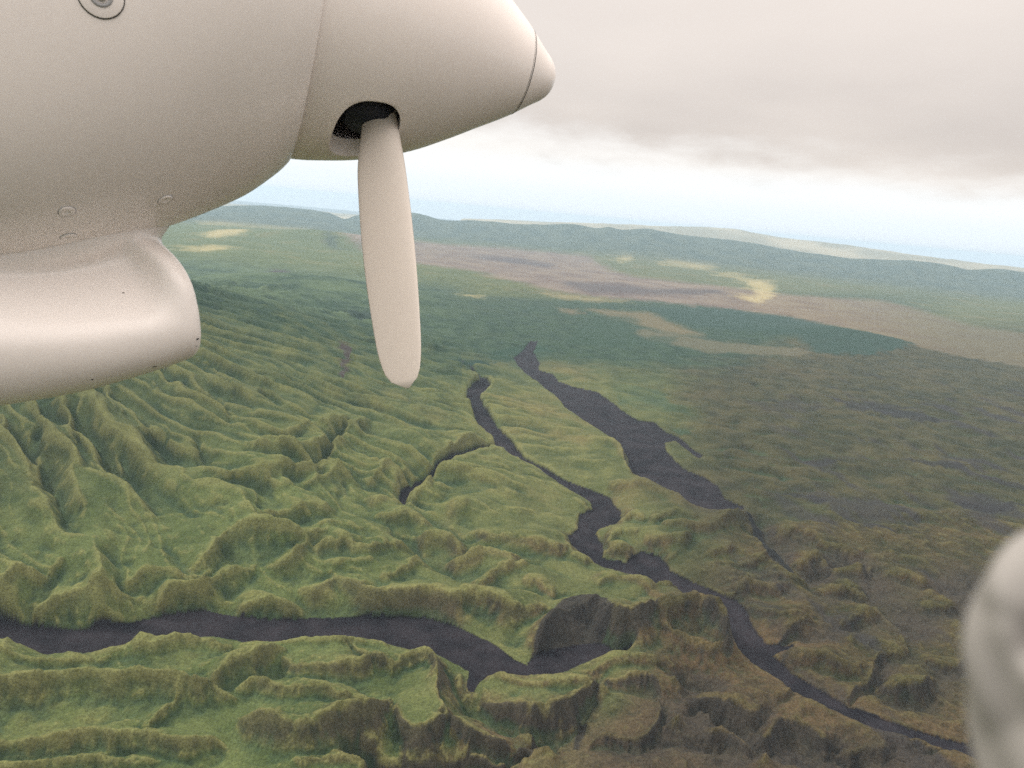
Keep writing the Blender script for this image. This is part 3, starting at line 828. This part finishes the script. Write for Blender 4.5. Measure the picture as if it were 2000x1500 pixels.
    c = lerp(c, C(0.034, 0.033, 0.036) + 0 * c, sstep(0.05, 0.35, streak) * sstep(1250, 1700, px) * sstep(690, 800, py) * 0.75)
    # big dark scar at the head of the foreground canyon
    patch(sheet('b', 820, 990, 870, 900, 960, 760, 1020, 715, 1180, 705, 1225, 770, 1215, 860, 1160, 900, 1050, 920, 900, 960, 850, 1000), rock * C(0.75, 0.78, 0.85), .95, jig=1.1)
    patch(sheet('b', 1330, 760, 1350, 765, 1345, 800, 1325, 795), (0.02, 0.02, 0.02), .9, jig=.5)
    patch(sheet('b', 1395, 800, 1420, 810, 1415, 835, 1395, 830), (0.02, 0.02, 0.02), .9, jig=.5)
    patch(sheet('b', 1075, 1215, 1130, 1210, 1110, 1300, 1090, 1370, 1060, 1360, 1070, 1290), (0.022, 0.022, 0.02), .9, jig=.6)
    patch(sheet('b', 1310, 500, 1330, 470, 1400, 440, 1480, 470, 1510, 530, 1420, 560), (0.035, 0.03, 0.033), .9, jig=.6)
    c = lerp(c, rock, L['badl'] * sstep(-5, -20, L['D']) * 0.8)
    patch([(1448, 990), (1470, 1012), (1498, 1050), (1528, 1080), (1550, 1125), (1535, 1128), (1500, 1092), (1474, 1050), (1452, 1010)], (0.016, 0.018, 0.020), .9, jig=.5)
    # distant escarpments
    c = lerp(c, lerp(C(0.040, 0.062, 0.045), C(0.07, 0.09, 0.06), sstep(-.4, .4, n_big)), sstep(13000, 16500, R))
    c = lerp(c, C(0.36, 0.32, 0.22) + 0 * c, sstep(23500, 25500, R) * (0.55 + 0.45 * sstep(-.2, .3, fbm(X, Y, 2500, 3, 140))))  # far range coloured cream so that it looks sunlit
    # fine mottling of the vegetation
    c = c * (1 + 0.22 * n_fine[..., None])
    lav = lerp(C(0.0065, 0.0065, 0.0095), C(0.019, 0.017, 0.021), sstep(-.6, .6, fbm(X, Y, 55, 5, 150, .6, sp) + 0.4 * n_big))
    c = c * 0.76
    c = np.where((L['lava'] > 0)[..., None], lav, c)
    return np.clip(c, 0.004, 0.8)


ALB = cover(L)


def land_material(name, bump, rough=1.0, scale=0.35, var=0.5):
    m = bpy.data.materials.new(name)
    m.use_nodes = True
    nt = m.node_tree
    b = nt.nodes['Principled BSDF']
    at = N(nt, 'ShaderNodeAttribute', attribute_name='land_cover_and_light')
    geo = N(nt, 'ShaderNodeNewGeometry')
    n = N(nt, 'ShaderNodeTexNoise', ins={0: geo.outputs['Position'], 'Scale': scale, 'Detail': 5.0, 'Roughness': 0.65})
    f = N(nt, 'ShaderNodeMapRange', ins={0: n.outputs[0], 1: 0.3, 2: 0.7, 3: 1 - var, 4: 1 + var})
    v = N(nt, 'ShaderNodeVectorMath', operation='SCALE')
    nt.links.new(at.outputs[0], v.inputs[0])
    nt.links.new(f.outputs[0], v.inputs[3])
    nt.links.new(v.outputs[0], b.inputs['Base Color'])
    b.inputs['Roughness'].default_value = rough
    b.inputs['Specular IOR Level'].default_value = 0.12
    bp = N(nt, 'ShaderNodeBump', ins={0: 1.0, 1: bump})
    n2 = N(nt, 'ShaderNodeTexNoise', ins={0: geo.outputs['Position'], 'Scale': scale * 0.55, 'Detail': 5.0, 'Roughness': 0.7})
    nt.links.new(n2.outputs[0], bp.inputs['Height'])
    nt.links.new(bp.outputs[0], b.inputs['Normal'])
    return m


def mesh_from(name, co, faces, colors=None, mat=None, smooth=True):
    me = bpy.data.meshes.new(name)
    me.vertices.add(len(co))
    me.vertices.foreach_set('co', np.ascontiguousarray(co, np.float32).ravel())
    me.loops.add(faces.size)
    me.loops.foreach_set('vertex_index', np.ascontiguousarray(faces, np.int32).ravel())
    me.polygons.add(len(faces))
    k = faces.shape[1]
    me.polygons.foreach_set('loop_start', np.arange(len(faces), dtype=np.int32) * k)
    me.polygons.foreach_set('use_smooth', np.full(len(faces), smooth))
    me.update(calc_edges=True)
    if colors is not None:
        a = me.attributes.new('land_cover_and_light', 'FLOAT_COLOR', 'POINT')
        a.data.foreach_set('color', np.ascontiguousarray(np.concatenate([colors, np.ones((len(colors), 1))], 1), np.float32).ravel())
    if mat:
        me.materials.append(mat)
    o = bpy.data.objects.new(name, me)
    COL.objects.link(o)
    return o


def build_land():
    nr, nt = L['X'].shape
    co = np.stack([L['X'], L['Y'], L['Z']], -1).reshape(-1, 3)
    al = ALB.reshape(-1, 3)
    idx = np.arange(nr * nt).reshape(nr, nt)
    nx = np.roll(idx, -1, axis=1)
    # theta grows clockwise seen from above, so this winding faces up
    F = np.stack([idx[:-1], idx[1:], nx[1:], nx[:-1]], -1).reshape(-1, 4)
    cls = L['lava'].copy()
    cls[L['sea']] = 99
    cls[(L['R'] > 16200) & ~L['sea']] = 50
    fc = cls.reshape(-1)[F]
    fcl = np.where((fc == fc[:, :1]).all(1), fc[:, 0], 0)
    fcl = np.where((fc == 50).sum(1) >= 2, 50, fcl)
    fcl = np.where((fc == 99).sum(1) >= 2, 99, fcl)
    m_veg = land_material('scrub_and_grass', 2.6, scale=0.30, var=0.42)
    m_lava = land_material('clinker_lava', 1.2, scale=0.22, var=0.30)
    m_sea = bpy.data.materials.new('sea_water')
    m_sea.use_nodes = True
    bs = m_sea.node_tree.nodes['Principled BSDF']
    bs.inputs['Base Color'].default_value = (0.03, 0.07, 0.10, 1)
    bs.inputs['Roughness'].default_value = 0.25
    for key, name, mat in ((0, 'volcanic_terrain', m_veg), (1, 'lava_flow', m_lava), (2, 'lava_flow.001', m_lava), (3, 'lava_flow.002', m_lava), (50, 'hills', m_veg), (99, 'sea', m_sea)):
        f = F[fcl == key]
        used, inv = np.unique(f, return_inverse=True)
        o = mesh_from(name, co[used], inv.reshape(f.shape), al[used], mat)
        o['kind'] = 'structure'
        if key in (1, 2, 3):
            o['label'] = ['', 'dark lava flow running across the foreground from the left edge', 'narrow winding dark lava flow that forks in the middle of the green hills',
                          'broad dark tapering lava flow right of the centre'][key]
        elif key == 0:
            o['label'] = 'green eroded volcanic hills and plain below the aircraft'
        elif key == 50:
            o['label'] = 'long blue-green wooded ridge along the skyline with a paler range behind it'
        else:
            o['label'] = 'pale hazy sea at the horizon'


build_land()


def build_haze(density):
    m = bpy.data.materials.new('thin_haze')
    m.use_nodes = True
    nt = m.node_tree
    nt.nodes.clear()
    out = N(nt, 'ShaderNodeOutputMaterial')
    v = N(nt, 'ShaderNodeVolumePrincipled')
    v.inputs['Color'].default_value = (0.60, 0.83, 1.0, 1)
    v.inputs['Density'].default_value = density
    v.inputs['Anisotropy'].default_value = 0.2
    nt.links.new(v.outputs[0], out.inputs['Volume'])
    zlo, zhi, r = float(L['Z'].min()) - 3.0, max(H, float(L['Z'].max())) + 6.0, 43500.0
    v8 = np.array([(x, y, z) for z in (zlo, zhi) for y in (-r, r) for x in (-r, r)])
    f = np.array([(0, 2, 3, 1), (4, 5, 7, 6), (0, 1, 5, 4), (2, 6, 7, 3), (0, 4, 6, 2), (1, 3, 7, 5)])
    o = mesh_from('haze', v8, f, None, m, smooth=False)
    o['kind'] = 'stuff'
    o['label'] = 'thin blue haze that fills the air down to the horizon'


build_haze(2.5e-5)
#AIRCRAFT
# ------------------------------------------------------------------ the aircraft's engine: nacelle and propeller
AX_A, AX_T, AX_D, AX_TIP = math.radians(22), math.radians(7.5), 2.4, (1080, 160)
fwd = cr * math.cos(AX_A) * math.cos(AX_T) - cu * math.cos(AX_A) * math.sin(AX_T) + cf * math.sin(AX_A)
TIP = EYE + ray([AX_TIP[0]], [AX_TIP[1]])[0] * AX_D
upv = np.array((0, 0, 1.0))
upv = upv - fwd * (upv @ fwd)
upv /= np.linalg.norm(upv)
latv = np.cross(fwd, upv)
if latv @ (EYE - TIP) < 0:
    latv = -latv


def eng(s, lat, v):
    """engine axes (metres aft of the spinner's tip, towards the cabin, up) to world"""
    s, lat, v = np.asarray(s, float), np.asarray(lat, float), np.asarray(v, float)
    return TIP - s[..., None] * fwd + lat[..., None] * latv + v[..., None] * upv


def simple_mat(name, col, rough, metal=0.0, spec=0.5, grain=0.0, coat=0.0):
    m = bpy.data.materials.new(name)
    m.use_nodes = True
    nt = m.node_tree
    b = nt.nodes['Principled BSDF']
    b.inputs['Base Color'].default_value = (*col, 1)
    b.inputs['Roughness'].default_value = rough
    b.inputs['Metallic'].default_value = metal
    b.inputs['Specular IOR Level'].default_value = spec
    b.inputs['Coat Weight'].default_value = coat
    b.inputs['Coat Roughness'].default_value = 0.12
    if grain:
        tc = N(nt, 'ShaderNodeTexCoord')
        n1 = N(nt, 'ShaderNodeTexNoise', ins={0: tc.outputs['Object'], 'Scale': 3.0, 'Detail': 6.0, 'Roughness': 0.6})
        n2 = N(nt, 'ShaderNodeTexNoise', ins={0: tc.outputs['Object'], 'Scale': 60.0, 'Detail': 3.0})
        f = mathn(nt, 'ADD', mathn(nt, 'MULTIPLY', n1.outputs[0], 0.7), mathn(nt, 'MULTIPLY', n2.outputs[0], 0.3))
        c = ramp(nt, f, [(0.3, tuple(x * (1 - grain) for x in col)), (0.7, col)])
        nt.links.new(c, b.inputs['Base Color'])
        r = N(nt, 'ShaderNodeMapRange', ins={0: n1.outputs[0], 1: 0.3, 2: 0.7, 3: rough * 0.85, 4: rough * 1.2})
        nt.links.new(r.outputs[0], b.inputs['Roughness'])
    return m


M_WHITE = simple_mat('white_paint', (0.90, 0.84, 0.80), 0.38, grain=0.06, coat=0.25)
M_SPIN = simple_mat('cream_paint', (0.90, 0.83, 0.785), 0.36, grain=0.05, coat=0.25)
M_DARK = simple_mat('dark_boot', (0.012, 0.016, 0.03), 0.6)
M_GROOVE = simple_mat('panel_gap', (0.03, 0.028, 0.026), 0.8)
M_METAL = simple_mat('bare_metal', (0.62, 0.60, 0.57), 0.42, metal=0.7)
M_GREYP = simple_mat('grey_primer', (0.42, 0.42, 0.43), 0.5, grain=0.1)
M_BLADE = simple_mat('blade_paint', (0.62, 0.56, 0.50), 0.45, grain=0.06)
M_CLOTH = simple_mat('pale_cloth', (0.21, 0.20, 0.187), 0.7, grain=0.04)


def finish(name, co, faces, mat, parent=None, smooth=True):
    me = bpy.data.meshes.new(name)
    me.from_pydata([tuple(map(float, c)) for c in co], [], [tuple(map(int, f)) for f in faces])
    me.materials.append(mat)
    bm = bmesh.new()
    bm.from_mesh(me)
    bmesh.ops.remove_doubles(bm, verts=bm.verts, dist=1e-5)
    bmesh.ops.recalc_face_normals(bm, faces=bm.faces)
    bm.to_mesh(me)
    bm.free()
    for p in me.polygons:
        p.use_smooth = smooth
    o = bpy.data.objects.new(name, me)
    COL.objects.link(o)
    if parent is not None:
        o.parent = parent
        o.matrix_parent_inverse = parent.matrix_basis.inverted() if parent.type == 'EMPTY' else Matrix()
    return o


def thing(name, label, cat, loc):
    o = bpy.data.objects.new(name, None)
    o.location = Vector(loc)
    o.empty_display_size = 0.2
    COL.objects.link(o)
    o['label'] = label
    o['category'] = cat
    return o


def interp(x, pts):
    """smooth monotone curve through (x, y) points"""
    xs = np.array([p[0] for p in pts], float)
    ys = np.array([p[1] for p in pts], float)
    h = np.diff(xs)
    d = np.diff(ys) / h
    m = np.zeros(len(xs))
    m[0], m[-1] = d[0], d[-1]
    for i in range(1, len(xs) - 1):
        if d[i - 1] * d[i] > 0:
            w1, w2 = 2 * h[i] + h[i - 1], h[i] + 2 * h[i - 1]
            m[i] = (w1 + w2) / (w1 / d[i - 1] + w2 / d[i])
    x = np.clip(np.asarray(x, float), xs[0], xs[-1])
    k = np.clip(np.searchsorted(xs, x) - 1, 0, len(xs) - 2)
    t = (x - xs[k]) / h[k]
    return ((2 * t ** 3 - 3 * t ** 2 + 1) * ys[k] + (t ** 3 - 2 * t ** 2 + t) * h[k] * m[k] + (-2 * t ** 3 + 3 * t ** 2) * ys[k + 1] + (t ** 3 - t ** 2) * h[k] * m[k + 1])


def loft(rings, cap0=True, cap1=True):
    """rings: list of (n,3) arrays -> verts, quads"""
    n = len(rings[0])
    co = np.concatenate(rings)
    f = []
    for i in range(len(rings) - 1):
        for j in range(n):
            a, b = i * n + j, i * n + (j + 1) % n
            f.append((a, b, b + n, a + n))
    if cap0:
        f.append(tuple(range(n - 1, -1, -1)))
    if cap1:
        k = (len(rings) - 1) * n
        f.append(tuple(range(k, k + n)))
    return co, f


# ---- propeller -------------------------------------------------------------------------------------
SPR = [(0.0, 0.0), (0.0035, 0.022), (0.012, 0.043), (0.03, 0.064), (0.06, 0.086), (0.129, 0.138), (0.22, 0.196), (0.308, 0.252), (0.411, 0.311), (0.558, 0.370), (0.645, 0.392), (0.745, 0.410), (0.85, 0.416)]
SEAM, S_BACK = 0.122, 0.778
prop = thing('propeller', 'cream propeller with a large pointed spinner on the front of the engine nacelle', 'propeller', eng(0.45, 0.0, 0.0))


def revolve(ss, rr, nphi=144):
    ph = np.linspace(0, 2 * np.pi, nphi, endpoint=False)
    return [eng(np.full(nphi, s), r * np.cos(ph), r * np.sin(ph)) for s, r in zip(ss, rr)]


# nose cap
ss = np.concatenate([[0.0002], 0.0035 * np.linspace(.1, 1, 4), np.linspace(0.006, SEAM - 0.0012, 26)])
rr_ = np.maximum(interp(ss, SPR), 0.002)
rings = revolve(ss, rr_)
rings += revolve([SEAM - 0.0004, SEAM + 0.002], [interp(SEAM, SPR) - 0.0008, interp(SEAM, SPR) - 0.01])
finish('spinner_cap', *loft(rings), M_SPIN, prop)
rings = revolve([SEAM - 0.006, SEAM + 0.010], [interp(SEAM, SPR) - 0.0035, interp(SEAM + .01, SPR) - 0.0035])
finish('seam_gap', *loft(rings), M_GROOVE, prop)

# shell with an opening for each blade root
BLADES = [math.radians(a) for a in (-58, 62, 182)]
S_HOLE = 0.580
HOLE_S, HOLE_A = 0.088, 0.125                     # half-length along the axis, half-width (metres round the shell)


def shell():
    nphi = 180
    ns = 60
    sg = np.linspace(SEAM + 0.0016, S_BACK, ns)
    ph = np.arange(nphi) * 2 * np.pi / nphi
    r = interp(sg, SPR)
    co = [eng(np.full(nphi, s), q * np.cos(ph), q * np.sin(ph)) for s, q in zip(sg, r)]
    co = list(np.concatenate(co))
    skip = set()
    faces = []
    i0, i1 = np.searchsorted(sg, S_HOLE - HOLE_S - 0.018) - 1, min(np.searchsorted(sg, S_HOLE + HOLE_S + 0.012), ns - 2)
    rh = float(interp(S_HOLE, SPR))
    dj = int(math.ceil((HOLE_A / rh + 0.05) / (2 * np.pi / nphi)))
    for b in BLADES:
        jc = int(round(b / (2 * np.pi / nphi)))
        per = [(i0, jc + j) for j in range(-dj, dj)] + [(i, jc + dj) for i in range(i0, i1)] + [(i1, jc + j) for j in range(dj, -dj, -1)] + [(i, jc - dj) for i in range(i1, i0, -1)]
        for i in range(i0, i1):
            for j in range(jc - dj, jc + dj):
                skip.add((i, j % nphi))
        outer = np.array([(sg[i], j * 2 * np.pi / nphi) for i, j in per])
        a = np.arctan2((outer[:, 1] - b) * rh / HOLE_A, (outer[:, 0] - S_HOLE) / HOLE_S)
        ca, sa = np.cos(a), np.sin(a)
        k = (np.abs(ca) ** 2.6 + np.abs(sa) ** 2.6) ** (-1 / 2.6)
        inner = np.stack([S_HOLE + HOLE_S * ca * k, b + HOLE_A / rh * sa * k], 1)
        prev = [i * nphi + (j % nphi) for i, j in per]
        for t, dep in ((.35, 0), (.7, 0), (.96, 0), (1, 0.001), (1, 0.006), (1, 0.05)):
            q = outer + (inner - outer) * t
            rad = interp(q[:, 0], SPR) - dep
            pts = eng(q[:, 0], rad * np.cos(q[:, 1]), rad * np.sin(q[:, 1]))
            base_i = len(co)
            co.extend(pts)
            cur = list(range(base_i, base_i + len(per)))
            n = len(per)
            for m in range(n):
                faces.append((prev[m], prev[(m + 1) % n], cur[(m + 1) % n], cur[m]))
            prev = cur
    for i in range(ns - 1):
        for j in range(nphi):
            if (i, j) in skip:
                continue
            faces.append((i * nphi + j, i * nphi + (j + 1) % nphi, (i + 1) * nphi + (j + 1) % nphi, (i + 1) * nphi + j))
    return np.array(co), faces


finish('spinner_shell', *shell(), M_SPIN, prop)
# bulkhead that closes the shell behind the blades
ss = [0.768, 0.772, 0.80, 0.81]
rr_ = [0.12, interp(.77, SPR) - 0.004, interp(.8, SPR) - 0.008, 0.3]
finish('backplate', *loft(revolve(ss, rr_)), M_GREYP, prop)
ss = [0.38, 0.39, 0.67, 0.68]
rr_ = [0.10, 0.19, 0.24, 0.2]
finish('hub', *loft(revolve(ss, rr_, 48)), M_DARK, prop)


def blade(b, length):
    rad = np.array((-0.135, math.cos(b), math.sin(b)))           # engine axes (s, lat, v)
    tan = np.array((0.0, -math.sin(b), math.cos(b)))
    axs = np.array((1.0, 0.0, 0.0))
    rings, boot = [], []
    n = 28
    for t in np.linspace(0, 1, 40):
        r = 0.22 + (length - 0.22) * t
        chord = interp(t, [(0, .085), (.12, .10), (.3, .135), (.6, .150), (.85, .135), (.95, .105), (0.99, .05), (1, .01)])
        thick = interp(t, [(0, .085), (.12, .075), (.3, .035), (.6, .018), (1, .004)])
        pitch = math.radians(interp(t, [(0, 68), (.3, 60), (.6, 48), (1, 38)]))
        cd = -axs * math.sin(pitch) + tan * math.cos(pitch)    # leading edge direction
        nd = axs * math.cos(pitch) + tan * math.sin(pitch)
        th = np.linspace(0, 2 * np.pi, n, endpoint=False)
        x = np.cos(th) * 0.5 * chord + chord * interp(t, [(0, 0), (.3, -.1), (1, -.12)])
        y = np.sin(th) * 0.5 * thick * (0.75 + 0.25 * np.cos(th)) ** interp(t, [(0, 0), (.3, 1), (1, 1)])
        p = (np.array((S_HOLE, 0, 0))[None] + rad[None] * r + x[:, None] * cd[None] + y[:, None] * nd[None])
        rings.append(eng(p[:, 0], p[:, 1], p[:, 2]))
    return loft(rings)


bl = []
for k, b in enumerate(BLADES):
    bo = finish('blade', *blade(b, 1.08), M_BLADE, prop)
    # dark rubber boot round the root
    rad = np.array((0.0, math.cos(b), math.sin(b)))
    tan = np.array((0.0, -math.sin(b), math.cos(b)))
    rings = []
    th = np.linspace(0, 2 * np.pi, 32, endpoint=False)
    for r, q in ((0.2, .085), (0.26, .084), (0.30, .075), (0.325, .062), (0.33, .055)):
        p = np.array((S_HOLE, 0, 0))[None] + rad[None] * r + np.cos(th)[:, None] * q * np.array((1.0, 0, 0))[None] + np.sin(th)[:, None] * q * tan[None]
        rings.append(eng(p[:, 0], p[:, 1], p[:, 2]))
    ro = finish('root_boot', *loft(rings), M_DARK, prop)
    ro.parent = bo
    ro.matrix_parent_inverse = bo.matrix_parent_inverse @ Matrix()
    ro.matrix_parent_inverse = Matrix()
    ro.parent = bo
    ro.matrix_parent_inverse = (bo.parent.matrix_basis @ bo.matrix_parent_inverse).inverted()

# ---- nacelle ---------------------------------------------------------------------------------------
nac = thing('engine_nacelle', 'white turboprop engine nacelle with a chin air intake hanging over the hills at upper left', 'engine', eng(1.4, 0.0, -0.3))
S_LIP = 0.752
DN = [(0.752, .419), (0.770, .446), (0.793, .473), (0.855, .536), (0.931, .592), (1.031, .656), (1.203, .742), (1.437, .832), (2.0, .94), (3.2, 1.04)]
WD = [(0.752, .419), (0.77, .438), (0.80, .456), (0.86, .484), (0.94, .512), (1.045, .540), (1.23, .578), (1.5, .612), (2.0, .64), (3.2, .66)]
UPR = [(0.752, .419), (0.80, .456), (0.94, .51), (1.23, .57), (2.0, .64), (3.2, .66)]


def nac_ring(s, inset=0.0, n=160):
    ph = np.linspace(0, 2 * np.pi, n, endpoint=False)
    c, si = np.cos(ph), np.sin(ph)
    w, d, u = interp(s, WD) - inset, interp(s, DN) - inset, interp(s, UPR) - inset
    e = 2.0 + 0.7 * float(sstep(0.85, 1.35, s))
    k = (np.abs(c) ** e + np.abs(si) ** e) ** (-1 / e)
    return eng(np.full(n, s), w * c * k, np.where(si < 0, d, u) * si * k)


def nacelle_mesh():
    rings = [nac_ring(S_LIP + 0.05, 0.06), nac_ring(S_LIP + 0.012, 0.022), nac_ring(S_LIP + .003, 0.011), nac_ring(S_LIP, 0.004), nac_ring(S_LIP + 0.0025, 0.0003)]
    for s in np.concatenate([np.linspace(S_LIP + 0.008, 1.05, 40), np.linspace(1.07, 3.2, 70)]):
        rings.append(nac_ring(s))
    return loft(rings)


# chin intake: lip, barrel that sinks into the nacelle, and the splitter fairing over it
SF = [(-1.08, 0.905), (-1.0, 0.898), (-0.94, 0.905), (-0.86, 0.922), (-0.79, 0.945), (-0.75, 0.968), (-0.715, 1.005), (-0.69, 1.055), (-0.66, 1.11)]


def scoop_ring(k, inset=0.0, n=120, back=0.0):
    ph = np.linspace(0, 2 * np.pi, n, endpoint=False)
    c, si = np.cos(ph), np.sin(ph)
    zb = interp(k, [(0, -.99), (0.015, -1.008), (0.06, -1.035), (0.15, -1.086), (0.26, -1.138), (0.48, -1.207), (1.0, -1.29), (2.2, -1.36)])
    zt = interp(k, [(0, -.700), (0.05, -.685), (0.2, -.67), (0.6, -.67), (2.2, -.67)])
    w = interp(k, [(0, .245), (0.015, .262), (0.06, .280), (0.16, .305), (0.4, .350), (1.0, .41), (2.2, .45)])
    zc, hb = (zt + zb) / 2, (zt - zb) / 2 - inset
    w = w - inset
    e = 2.9
    kk = (np.abs(c) ** e + np.abs(si) ** e) ** (-1 / e)
    z = zc + hb * si * kk
    pinch = float(sstep(0.03, 0.14, k) * (0.45 + 0.55 * sstep(0.62, 0.25, k)) * sstep(2.0, 0.5, k))
    top = sstep(-0.25, 0.55, (z - zc) / hb)
    lat = w * c * kk * (1 - 0.42 * pinch * top)
    s = interp(z, SF) + 0.052 + k + back + -0.17 * lat * float(sstep(.5, 0, k))
    return eng(s, lat, z)


def scoop_mesh():
    rings = [scoop_ring(0.0, 0.075, back=0.10), scoop_ring(0.0, 0.05, back=0.03), scoop_ring(0.0, 0.03, back=0.006), scoop_ring(0, 0.012, back=-0.001)]
    for k in np.concatenate([[0.0], [0.006, 0.014, 0.028], np.linspace(0.045, 0.7, 40), np.linspace(0.75, 2.2, 24)]):
        rings.append(scoop_ring(k))
    return loft(rings)


def fairing_mesh():
    rings = []
    ph = np.linspace(0, 2 * np.pi, 64, endpoint=False)
    for k in np.linspace(0, 1, 40):
        s = 1.03 + k * 0.9
        q = math.sqrt(max(1 - (1 - min(k / 0.22, 1)) ** 2, 1e-4))
        w, h = 0.205 * q + 0.12 * k, 0.085 * q + 0.05 * k
        zc = -interp(s, DN) + 0.022 - 0.02 * k
        rings.append(eng(s + 0 * ph, w * np.cos(ph), zc + h * np.sin(ph)))
    return loft(rings)


def join_smooth(name, parts, mat, parent, voxel, iters):
    """fuse closed shells into one skin with soft fillets"""
    co, f, off = [], [], 0
    for c, q in parts:
        co.append(np.asarray(c))
        f += [tuple(i + off for i in t) for t in q]
        off += len(c)
    o = finish(name, np.concatenate(co), f, mat)
    md = o.modifiers.new('fuse', 'REMESH')
    md.mode = 'VOXEL'
    md.voxel_size = voxel
    sm = o.modifiers.new('relax', 'SMOOTH')
    sm.factor = 0.5
    sm.iterations = iters
    dg = bpy.context.evaluated_depsgraph_get()
    me = bpy.data.meshes.new_from_object(o.evaluated_get(dg))
    o.modifiers.clear()
    o.data = me
    me.name = name
    for p in me.polygons:
        p.use_smooth = True
    if not me.materials:
        me.materials.append(mat)
    o.parent = parent
    o.matrix_parent_inverse = parent.matrix_basis.inverted()
    return o


cowl = finish('cowling', *nacelle_mesh(), M_WHITE, nac)
scoop = join_smooth('air_intake', [scoop_mesh(), fairing_mesh()], M_WHITE, nac, 0.0085, 14)
bpy.context.view_layer.update()

from mathutils.bvhtree import BVHTree


def bvh_of(o):
    me = o.data
    return BVHTree.FromPolygons([o.matrix_world @ v.co for v in me.vertices], [tuple(p.vertices) for p in me.polygons])


B_COWL, B_SCOOP = bvh_of(cowl), bvh_of(scoop)


def hit(bvh, px, py):
    d = Vector(ray([px], [py])[0]).normalized()
    h = bvh.ray_cast(Vector(EYE), d)
    return h[0], h[1]


def disc_part(name, p, n, spec, mat, parent, stretch=1.0, seg=28):
    """a small turned fitting: spec = list of (radius, height along the normal)"""
    n = n.normalized()
    t = Vector(fwd) - n * n.dot(Vector(fwd))
    t.normalize()
    b = n.cross(t)
    th = np.linspace(0, 2 * np.pi, seg, endpoint=False)
    rings = []
    for r, h in spec:
        rings.append(np.array([p + (t * math.cos(a) * stretch + b * math.sin(a)) * r + n * h for a in th]))
    o = finish(name, *loft(rings), mat, None)
    bpy.context.view_layer.update()
    o.parent = parent
    o.matrix_parent_inverse = parent.matrix_world.inverted()
    return o


for px, py in ((131, 413), (133, 462), (323, 390)):
    p, n = hit(B_COWL, px, py)
    f = disc_part('fastener', p, n, [(.0175, -.004), (.0172, .0012), (.0150, .0028), (.006, .0028), (.005, .0012), (.001, .0012)], M_WHITE, cowl, 1.0)
    t = disc_part('fastener_rim', p, n, [(.0195, -.004), (.0193, .0003), (.0174, .0003)], M_GREYP, cowl, 1.0)
p, n = hit(B_COWL, 197, -9)
disc_part('access_plate', p, n, [(.041, -.004), (.0405, .0022), (.039, .0027), (.02, .0027)], M_WHITE, cowl, 1.0, 48)
disc_part('plate_gap', p, n, [(.0428, -.004), (.0426, .0007), (.0408, .0008)], M_GROOVE, cowl, 1.0, 48)
disc_part('drain_collar', p, n, [(.022, .001), (.021, .0042), (.019, .0055), (.015, .0055), (.014, .002), (.001, .002)], M_GREYP, cowl, 1.0, 40)
disc_part('drain_bolt', p, n, [(.0105, .002), (.010, .008), (.008, .010), (.001, .010)], M_METAL, cowl, 1.0, 24)
for px, py, r in ((302, 716, .0035), (386, 662, .003), (180, 741, .0022), (241, 572, .0018), (384, 676, .0016)):
    q = hit(B_SCOOP, px, py)
    if q[0] is not None:
        disc_part('paint_chip', q[0], q[1], [(r, -.002), (r * .9, .0006), (r * .2, .0006)], M_GROOVE, scoop, 1.8, 8)

# ---- a bunched cloth right by the lens, lower right
def cloth_mesh():
    n, m = 72, 96
    rings = []
    dist = 0.115
    for i in range(m):
        v = -1 + 2 * (i + 0.5) / m
        q = math.sqrt(max(1 - abs(v) ** 2.6, 0.0)) ** 0.9
        cx = 2120 - 55 * (1 - v) * 0.3 + 20 * v
        cy = 1425 + v * 400
        ring = []
        for j in range(n):
            a = 2 * np.pi * j / n
            ca, sa = math.cos(a), math.sin(a)
            w = 1.0 + 0.05 * math.sin(3 * a + 4 * v) + 0.035 * math.sin(7 * a - 9 * v)
            crease = 0.03 * math.exp(-((v + 0.18 + 0.25 * ca) / 0.09) ** 2) + 0.045 * math.exp(-((v + 0.42 - 0.2 * ca) / 0.08) ** 2) + 0.1 * math.exp(-(((a - 3.9) / 0.25) ** 2 + ((v - .1) / .3) ** 2))
            hole = 0.2 * math.exp(-(((v + 0.42) / 0.10) ** 2 + ((a - 4.35) / 0.22) ** 2))
            rad = q * w * (1 - (crease + hole) * max(0.0, -sa) ** 0.5)
            d = dist + 0.014 * rad * sa
            p = EYE + ray([cx + 205 * rad * ca], [cy])[0] * d
            ring.append(p)
        rings.append(np.array(ring))
    return loft(rings)


cloth = finish('cloth', *cloth_mesh(), M_CLOTH)
cloth['label'] = 'blurred pale grey bunched cloth close to the lens at the lower right edge'
cloth['category'] = 'cloth'
